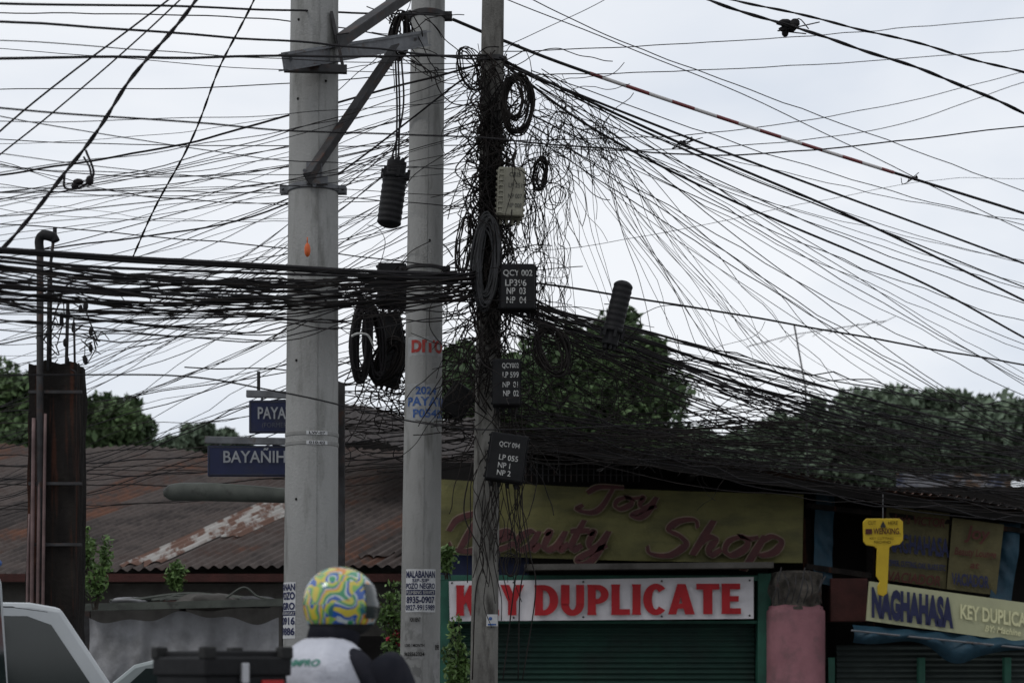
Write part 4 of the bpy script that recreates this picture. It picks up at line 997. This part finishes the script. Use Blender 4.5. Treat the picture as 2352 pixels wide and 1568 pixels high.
for i in range(110):
    walk(W(U(815,1080),U(640,900),15.2+U(-.1,.4)), R.randint(5,9), U(.06,.14), Vector((U(-.3,.6),0,-.2)), U(.003,.006))
for i in range(80):
    walk(W(U(790,1100),U(880,1050),15.3+U(-.1,.5)), R.randint(6,10), U(.09,.18), Vector((U(-.9,.9),0,0)), U(.003,.005), zs=.6)
for i in range(50):
    u = U(60,1000); t = u/1090; walk(W(u,U(610,690),10.2+3.6*t), R.randint(5,8), U(.1,.2), Vector((R.choice((-1,1)),.3,0)), U(.002,.004), zs=.5)
for i in range(26):
    walk(W(U(895,950),U(20,140),14.2), R.randint(4,8), U(.05,.1), Vector((0,0,-.2)), U(.003,.006))
for i in range(30):
    v0 = U(1000,1150); P = [W(U(1090,1230),v0,14.1)]
    for j in range(4): q = P[-1]; P.append(q+Vector((U(-.07,.07),U(-.03,.03),-U(.1,.28))))
    tg.tube(catmull(P,5), U(.0025,.004), 4)
for uu in (1085,1190,1200,1155): 
    tg.tube(catmull([W(uu,1060,14.1),W(uu+U(-20,20),1180,14.1),W(uu+U(0,40),1280,14.1),W(uu+U(-10,30),1360,14.1),W(uu,1560,14.1)],8), .005, 5)
emit(tg, 'wire_tangle', m_cable2, smooth=True, label='dense tangle of loose wires around the poles', cat='wires', kind='stuff')

# ------------------------------------------------------------------ vehicles
def car(x0, y0, L, Wd, gh, body, win, paint, label, name='parked_car', cat='car', wheels=(.8,3.3), wr=.33):
    t = thing(name, (x0+L/2, y0+Wd/2, .004), label, cat)
    def X(poly): return [(x0+a, z) for a, z in poly]
    mb = MB(); mb.ext(X(body), y0, y0+Wd); emit(mb,'body',paint,parent=t,bevel=.05)
    mb = MB(); mb.ext(X(gh), y0+.06, y0+Wd-.06); emit(mb,'cabin',paint,parent=t,bevel=.03)
    for w in win:
        for ya in (y0+.052, y0+Wd-.058):
            mb = MB(); mb.ext(X(w), ya, ya+.006); emit(mb,'window',m_glass,parent=t)
    f0, f1 = gh[-2], gh[-1]; r0, r1 = gh[1], gh[0]
    for (p, q, s) in ((f0,f1,1),(r0,r1,-1)):
        a = Vector((x0+p[0],0,p[1])); b = Vector((x0+q[0],0,q[1])); nn = Vector(((a.z-b.z),0,(b.x-a.x)*1.)).normalized()*.004
        if nn.x*s < 0: nn = -nn
        a2 = a.lerp(b,.08)+nn; b2 = a.lerp(b,.94)+nn; mb = MB()
        mb.add([(a2.x,y0+.16,a2.z),(a2.x,y0+Wd-.16,a2.z),(b2.x,y0+Wd-.12,b2.z),(b2.x,y0+.12,b2.z)],[(0,1,2,3)]); emit(mb,'windscreen' if s > 0 else 'rear_window',m_glass,parent=t)
    for wx in wheels:
        for y, s in ((y0-.01,1),(y0+Wd+.01,-1)):
            wh = bpy.data.objects.new('wheel', None); COL.objects.link(wh); wh.parent = t; c = Vector((x0+wx, y, wr+.004)); wh.location = c-wloc(t)
            mb = MB(); mb.grid(lambda a, b: c+Vector(((wr-.055+.055*math.cos(b*2*pi))*math.cos(a*2*pi), s*(.09+.09*math.sin(b*2*pi)), (wr-.055+.055*math.cos(b*2*pi))*math.sin(a*2*pi))), 28, 10); emit(mb,'tyre',m_rubber,parent=wh,smooth=True)
            mb = MB()
            for i in range(7): a = i*2*pi/7; mb.beam(c+Vector((0,s*.04,0)), c+Vector((math.cos(a)*(wr-.1),s*.04,math.sin(a)*(wr-.1))), .03,.05)
            mb.tube([c+Vector((0,s*.03,0)),c+Vector((0,s*.1,0))],wr-.1,18); emit(mb,'rim',m_chrome,parent=wh)
    for y in (y0+.2, y0+Wd-.2):
        mb = MB(); mb.ell((x0+L-.02,y,.72),(.06,.14,.08)); emit(mb,'headlight',m_lampw,parent=t,smooth=True)
        mb = MB(); mb.ell((x0+.02,y,.8),(.05,.1,.12)); emit(mb,'tail_light',m_tail,parent=t,smooth=True)
    for xx in (x0+L+.02, x0-.02): ebox((xx,y0+Wd/2,.42),(.12,Wd*.96,.16),'bumper',m_plastic,t,.03)
    return t
suv = car(-2.1, -.8, 3.9, 1.6, [(.12,.98),(.28,1.62),(.45,1.7),(2.3,1.7),(2.48,1.67),(2.94,.98)], [(0,.38),(0,1.0),(2.96,1.0),(3.75,.92),(3.9,.7),(3.9,.38)],
    [[(.38,1.06),(.48,1.57),(1.3,1.62),(1.3,1.06)],[(1.38,1.06),(1.38,1.62),(2.28,1.62),(2.42,1.57),(2.76,1.06)]], m_carw, 'boxy white utility vehicle with dark tinted windows', wheels=(.7,3.1))
mb = MB(); mb.beam((.4,-.762,1.045),(-1.8,-.762,1.045),.012,.03); emit(mb,'window_trim',m_plastic,parent=suv)
mb = MB(); mb.tube([(-1.6,-.73,1.67),(.1,-.73,1.67),(.3,-.73,1.645)],.011,6); emit(mb,'drip_rail',m_plastic,parent=suv,smooth=True)
suv.location = Vector((-3.31-.14,12.05,.004))-Vector((.15*.927-.15,.15*.375,0)); suv.rotation_euler = (0,0,math.radians(24))
car(-4.4, 16.0, 4.0, 1.65, [(.8,.92),(1.3,1.33),(1.5,1.38),(2.4,1.38),(2.6,1.34),(3.1,.92)], [(0,.35),(0,.88),(.4,.95),(3.1,.93),(3.85,.82),(4.0,.6),(4.0,.35)],
    [[(1.05,.98),(1.4,1.3),(1.9,1.31),(1.9,.98)],[(1.96,.98),(1.96,1.31),(2.45,1.3),(2.9,.98)]], m_cars, 'silver sedan with dark windows passing behind the poles')
van = car(-6.66, 9.0, 4.0, 1.6, [(.03,1.0),(.08,1.77),(.2,1.84),(3.84,1.84),(3.92,1.8),(3.97,1.0)], [(0,.38),(0,1.02),(3.98,1.02),(4.0,.9),(4.0,.38)],
    [[(.3,1.1),(.3,1.6),(1.8,1.6),(1.8,1.1)],[(1.9,1.1),(1.9,1.6),(2.9,1.6),(2.9,1.1)]], m_carw, 'tall white van with a blue roof lamp', 'parked_van', 'van')
mb = MB(); mb.ell((-2.8,10.3,1.87),(.12,.09,.04)); emit(mb,'roof_lamp',m_bluelamp,parent=van,smooth=True)

# ------------------------------------------------------------------ rider and motorcycle
H = Vector((.8,.6,0)); RT = Vector((.6,-.8,0)); BX = Vector((-.718,7.6,0))
def Lc(f, s, z): return BX+H*f+RT*s+Vector((0,0,z))
def skin(verts, edges, radii, root, lev=2):
    me = bpy.data.meshes.new('s'); me.from_pydata([tuple(v) for v in verts], edges, []); o = bpy.data.objects.new('s', me); COL.objects.link(o)
    md = o.modifiers.new('k','SKIN'); md.use_smooth_shade = True
    for i, r in enumerate(radii):
        sv = me.skin_vertices[0].data[i]; sv.radius = (r, r) if not isinstance(r, tuple) else r; sv.use_root = (i == root)
    s2_ = o.modifiers.new('d','SUBSURF'); s2_.levels = lev; s2_.render_levels = lev
    out = bpy.data.meshes.new_from_object(o.evaluated_get(bpy.context.evaluated_depsgraph_get()))
    mb = MB(); mb.v = [tuple(v.co) for v in out.vertices]; mb.f = [tuple(p.vertices) for p in out.polygons]
    bpy.data.objects.remove(o); return mb
per = thing('person', Lc(-.12,0,.8), 'rider in white shirt and multicoloured helmet, seated on motorcycle', 'person')
V = [Lc(-.12,0,.9),Lc(-.1,0,1.05),Lc(-.05,0,1.22),Lc(0,0,1.34),Lc(.02,0,1.44),Lc(.05,0,1.55),Lc(.06,0,1.66)]
E = [(0,1),(1,2),(2,3),(3,4),(4,5),(5,6)]; Rr = [.14,.13,.13,.1,.055,.08,.08]
for s in (-1, 1):
    b = len(V); V += [Lc(.04,s*.17,1.36),Lc(.16,s*.25,1.12),Lc(.4,s*.27,1.05),Lc(.47,s*.27,1.05)]; E += [(3,b),(b,b+1),(b+1,b+2),(b+2,b+3)]; Rr += [.05,.045,.03,.032]
    pb = b+3
    for k_ in range(5):
        f0 = len(V); off = (k_-1.5)*.02 if k_ < 4 else -.05
        V += [Lc(.5,s*(.27+off),1.06),Lc(.535,s*(.27+off),1.045),Lc(.53,s*(.27+off),1.01)]; E += [(pb,f0),(f0,f0+1),(f0+1,f0+2)]; Rr += [.009,.0085,.008]
    b = len(V); V += [Lc(-.08,s*.12,.86),Lc(.34,s*.2,.82),Lc(.26,s*.19,.42),Lc(.25,s*.19,.3),Lc(.4,s*.2,.26)]; E += [(0,b),(b,b+1),(b+1,b+2),(b+2,b+3),(b+3,b+4)]; Rr += [.1,.07,.055,.045,.04]
emit(skin(V,E,Rr,0), 'body', m_dkcloth, parent=per, smooth=True)
V = [Lc(-.1,0,.88),Lc(-.09,0,1.05),Lc(-.04,0,1.22),Lc(-.0,0,1.36),Lc(.02,0,1.47)]; E = [(0,1),(1,2),(2,3),(3,4)]; Rr = [.165,.17,.18,.17,.115]
for s in (-1, 1): b = len(V); V += [Lc(.01,s*.19,1.385)]; E += [(3,b)]; Rr += [.1]
sh = skin(V,E,Rr,0); emit(sh, 'shirt', m_shirt, parent=per, smooth=True)
for s in (-1, 1):
    V = [Lc(.11,s*.2,1.385),Lc(.15,s*.24,1.29),Lc(.22,s*.265,1.13),Lc(.34,s*.27,1.07)]; emit(skin(V,[(0,1),(1,2),(2,3)],[.085,.085,.065,.05],0), 'sleeve', m_dkcloth, parent=per, smooth=True)
bvh = BVHTree.FromPolygons([Vector(v) for v in sh.v], sh.f)
mb = MB()
for (s, w, z0, z1) in (('SHMPRO', .2, 1.335, 1.362),('EXPRESS', .2, 1.2, 1.235)):
    v, f = tm(s, .03, .2); vs = []
    bd = (-H*.75-RT*-.1+Vector((-.1,-.55,0))).normalized(); sd = Vector((-bd.y, bd.x, 0)); sd = -sd if sd.x < 0 else sd
    for a, b in v:
        o_ = Lc(-.03,0,z0+(z1-z0)*b)+sd*(w*(a-.5)+.01)+bd*.5; hit = bvh.ray_cast(o_, -bd)
        vs.append(hit[0]+bd*.004 if hit[0] is not None else o_-bd*.35)
    mb.add(vs, f)
emit(mb,'shirt_print',m_shirtg,parent=per)
mb = MB(); mb.tube([Lc(.02,0,1.42),Lc(.035,0,1.47),Lc(.045,0,1.52)],[.1,.1,.105],20); emit(mb,'neck_cloth',m_dkcloth,parent=per,smooth=True)
hc = Lc(.06,0,1.59); he = bpy.data.objects.new('helmet', None); COL.objects.link(he); he.parent = per; he.location = hc-wloc(per); he['label'] = 'glossy helmet with green, yellow, orange and blue pattern'
def hp(az, el, k=1.):
    x = math.cos(az)*math.cos(el); y = math.sin(az)*math.cos(el); z = math.sin(el)
    if el < 0: x, y = [q*(1+.12*min(1,-el)) for q in (x, y)]
    fx = .146*(1+.1*max(0,x)*(1 if el < 0 else .3)); zz = .132 if z > 0 else .155
    return hc+(H*x*fx+RT*y*.134)*k+Vector((0,0,z*zz*k))
mb = MB(); mb.grid(lambda a, b: hp(a*2*pi, -.66+(pi/2+.66)*b), 48, 26); emit(mb,'shell',m_helmet,parent=he,smooth=True)
mb = MB(); mb.grid(lambda a, b: hp(a*2*pi, -1.0+.36*b, .996), 48, 8); mb.grid(lambda a, b: hp(a*2*pi, -.68+.05*b, 1.012), 48, 3); emit(mb,'lower_shell',m_rubber,parent=he,smooth=True)
mb = MB(); mb.grid(lambda a, b: hp((a-.42)*2.3, -.46+.95*b, 1.025), 24, 12); emit(mb,'visor',m_glass,parent=he,smooth=True)
mb = MB(); mb.grid(lambda a, b: hp(a*2*pi, -.99-.2*b, .99-.25*b), 40, 4); emit(mb,'rim_trim',m_rubber,parent=he,smooth=True)
mc = thing('motorcycle', Lc(0,0,.004), 'black delivery motorcycle ridden along the road', 'motorcycle')
for f_ in (-.62, .68):
    c = Lc(f_,0,.3); wh = bpy.data.objects.new('wheel', None); COL.objects.link(wh); wh.parent = mc; wh.location = c-wloc(mc)
    mb = MB(); mb.grid(lambda a, b: c+H*((.25+.045*math.cos(b*2*pi))*math.cos(a*2*pi))+RT*(.045*math.sin(b*2*pi))+Vector((0,0,(.25+.045*math.cos(b*2*pi))*math.sin(a*2*pi))), 30, 10); emit(mb,'tyre',m_rubber,parent=wh,smooth=True)
    mb = MB()
    for i in range(8): a = i*pi/4; mb.tube([c,c+H*.22*math.cos(a)+Vector((0,0,.22*math.sin(a)))],.008,5)
    mb.tube([c+RT*.05,c-RT*.05],.04,10); emit(mb,'rim',m_chrome,parent=wh)
emit(skin([Lc(-.75,0,.78),Lc(-.4,0,.68),Lc(0,0,.55),Lc(.3,0,.6),Lc(.48,0,.85)],[(0,1),(1,2),(2,3),(3,4)],[.06,.12,.12,.1,.08],2),'frame_body',m_plastic,parent=mc,smooth=True)
emit(skin([Lc(-.5,0,.8),Lc(-.2,0,.78),Lc(.12,0,.76)],[(0,1),(1,2)],[.09,.1,.06],1),'saddle',m_rubber,parent=mc,smooth=True)
for s in (-1,1): mb = MB(); mb.tube([Lc(.68,s*.07,.3),Lc(.48,s*.07,.95)],.018,8); emit(mb,'fork',m_chrome,parent=mc,smooth=True)
mb = MB(); mb.tube(catmull([Lc(.42,-.36,1.03),Lc(.5,-.15,1.0),Lc(.5,.15,1.0),Lc(.42,.36,1.03)],5),.013,8); emit(mb,'handlebar',m_chrome,parent=mc,smooth=True)
mb = MB(); mb.ell(Lc(.56,0,.86),(.09,.09,.09)); emit(mb,'headlight',m_lampw,parent=mc,smooth=True)
mb = MB(); mb.beam(Lc(-.8,.12,.93),Lc(-.3,.12,.93),.02,.02); mb.beam(Lc(-.8,-.12,.93),Lc(-.3,-.12,.93),.02,.02); mb.tube([Lc(-.5,.1,.93),Lc(-.45,.1,.7)],.012,6); mb.tube([Lc(-.5,-.1,.93),Lc(-.45,-.1,.7)],.012,6); emit(mb,'rear_rack',m_dksteel,parent=mc)
bxr = Matrix.Rotation(math.atan2(H.y,H.x),3,'Z'); BF = -.46
bo = thing('delivery_box', Lc(BF,0,.94), 'black hard delivery box strapped on motorcycle rack', 'box')
mb = MB(); mb.box(Lc(BF,0,1.13),(.34,.4,.36),bxr); emit(mb,'box_shell',m_plastic,parent=bo,bevel=.015)
mb = MB(); mb.box(Lc(BF,0,1.335),(.36,.42,.07),bxr); mb.box(Lc(BF,0,1.378),(.3,.36,.03),bxr); emit(mb,'lid',m_plastic,parent=bo,bevel=.008)
for ds in (-.19,.19):
    for df in (-.16,.16): ebox(Lc(BF+df,ds,1.385),(.05,.05,.045),'corner_cap',m_rubber,bo,.006,bxr)
mb = MB(); mb.box(Lc(BF-.02,.213,1.31),(.03,.02,.075),bxr); emit(mb,'latch',m_chrome,parent=bo,bevel=.004)
mb = MB(); mb.box(Lc(BF+.1,.205,1.27),(.09,.012,.03),bxr); emit(mb,'reflector',m_tail,parent=bo)
mb = MB(); mb.box(Lc(BF+.0,.206,1.2),(.32,.014,.012),bxr); mb.box(Lc(BF+.0,.206,1.24),(.32,.014,.012),bxr); emit(mb,'side_ribs',m_rubber,parent=bo)

# ------------------------------------------------------------------ world, sun, camera
w = bpy.data.worlds.new('World'); SC.world = w; w.use_nodes = True; nt = w.node_tree; N = nt.nodes; L = nt.links
bg = N['Background']; bg.inputs['Strength'].default_value = .1
sky = N.new('ShaderNodeTexSky'); sky.sky_type = 'NISHITA'; sky.sun_disc = False; sky.sun_elevation = math.radians(52); sky.sun_rotation = math.radians(228)
tc = N.new('ShaderNodeTexCoord'); mp = N.new('ShaderNodeMapping'); mp.inputs['Scale'].default_value = (1,1,2.6); L.new(tc.outputs['Generated'], mp.inputs[0])
nz = N.new('ShaderNodeTexNoise'); nz.inputs['Scale'].default_value = 3.2; nz.inputs['Detail'].default_value = 5; nz.inputs['Roughness'].default_value = .5; nz.inputs['Distortion'].default_value = .3
L.new(mp.outputs[0], nz.inputs[0])
r = N.new('ShaderNodeValToRGB'); r.color_ramp.elements[0].position = .33; r.color_ramp.elements[0].color = (.68,.73,.81,1); r.color_ramp.elements[1].position = .6; r.color_ramp.elements[1].color = (.87,.89,.925,1)
L.new(nz.outputs['Fac'], r.inputs[0])
vm = N.new('ShaderNodeVectorMath'); vm.operation = 'SCALE'; vm.inputs['Scale'].default_value = 10.9; L.new(r.outputs[0], vm.inputs[0])
mx = N.new('ShaderNodeMixRGB'); mx.inputs[0].default_value = .93; L.new(sky.outputs[0], mx.inputs[1]); L.new(vm.outputs[0], mx.inputs[2]); L.new(mx.outputs[0], bg.inputs[0])
sd = bpy.data.lights.new('sun', 'SUN'); sd.energy = .8; sd.angle = math.radians(14); sd.color = (1,.97,.93)
so = bpy.data.objects.new('sun', sd); COL.objects.link(so); so.rotation_euler = Vector((.75,.5,-1.1)).to_track_quat('-Z','Y').to_euler(); so.location = (0,0,20)
cd = bpy.data.cameras.new('camera'); cam = bpy.data.objects.new('camera', cd); COL.objects.link(cam); SC.camera = cam
cam.location = (0,0,CH); cam.rotation_euler = (math.radians(90),0,0)
cd.sensor_width = 36; cd.sensor_fit = 'HORIZONTAL'; cd.lens = 36*FL/2352; cd.shift_y = (HZ-784)/2352; cd.clip_end = 3000; cd.clip_start = .1
cd.dof.use_dof = True; cd.dof.focus_distance = 14.2; cd.dof.aperture_fstop = 2.8
SC.view_settings.view_transform = 'Standard'; SC.view_settings.look = 'None'; SC.view_settings.exposure = 0
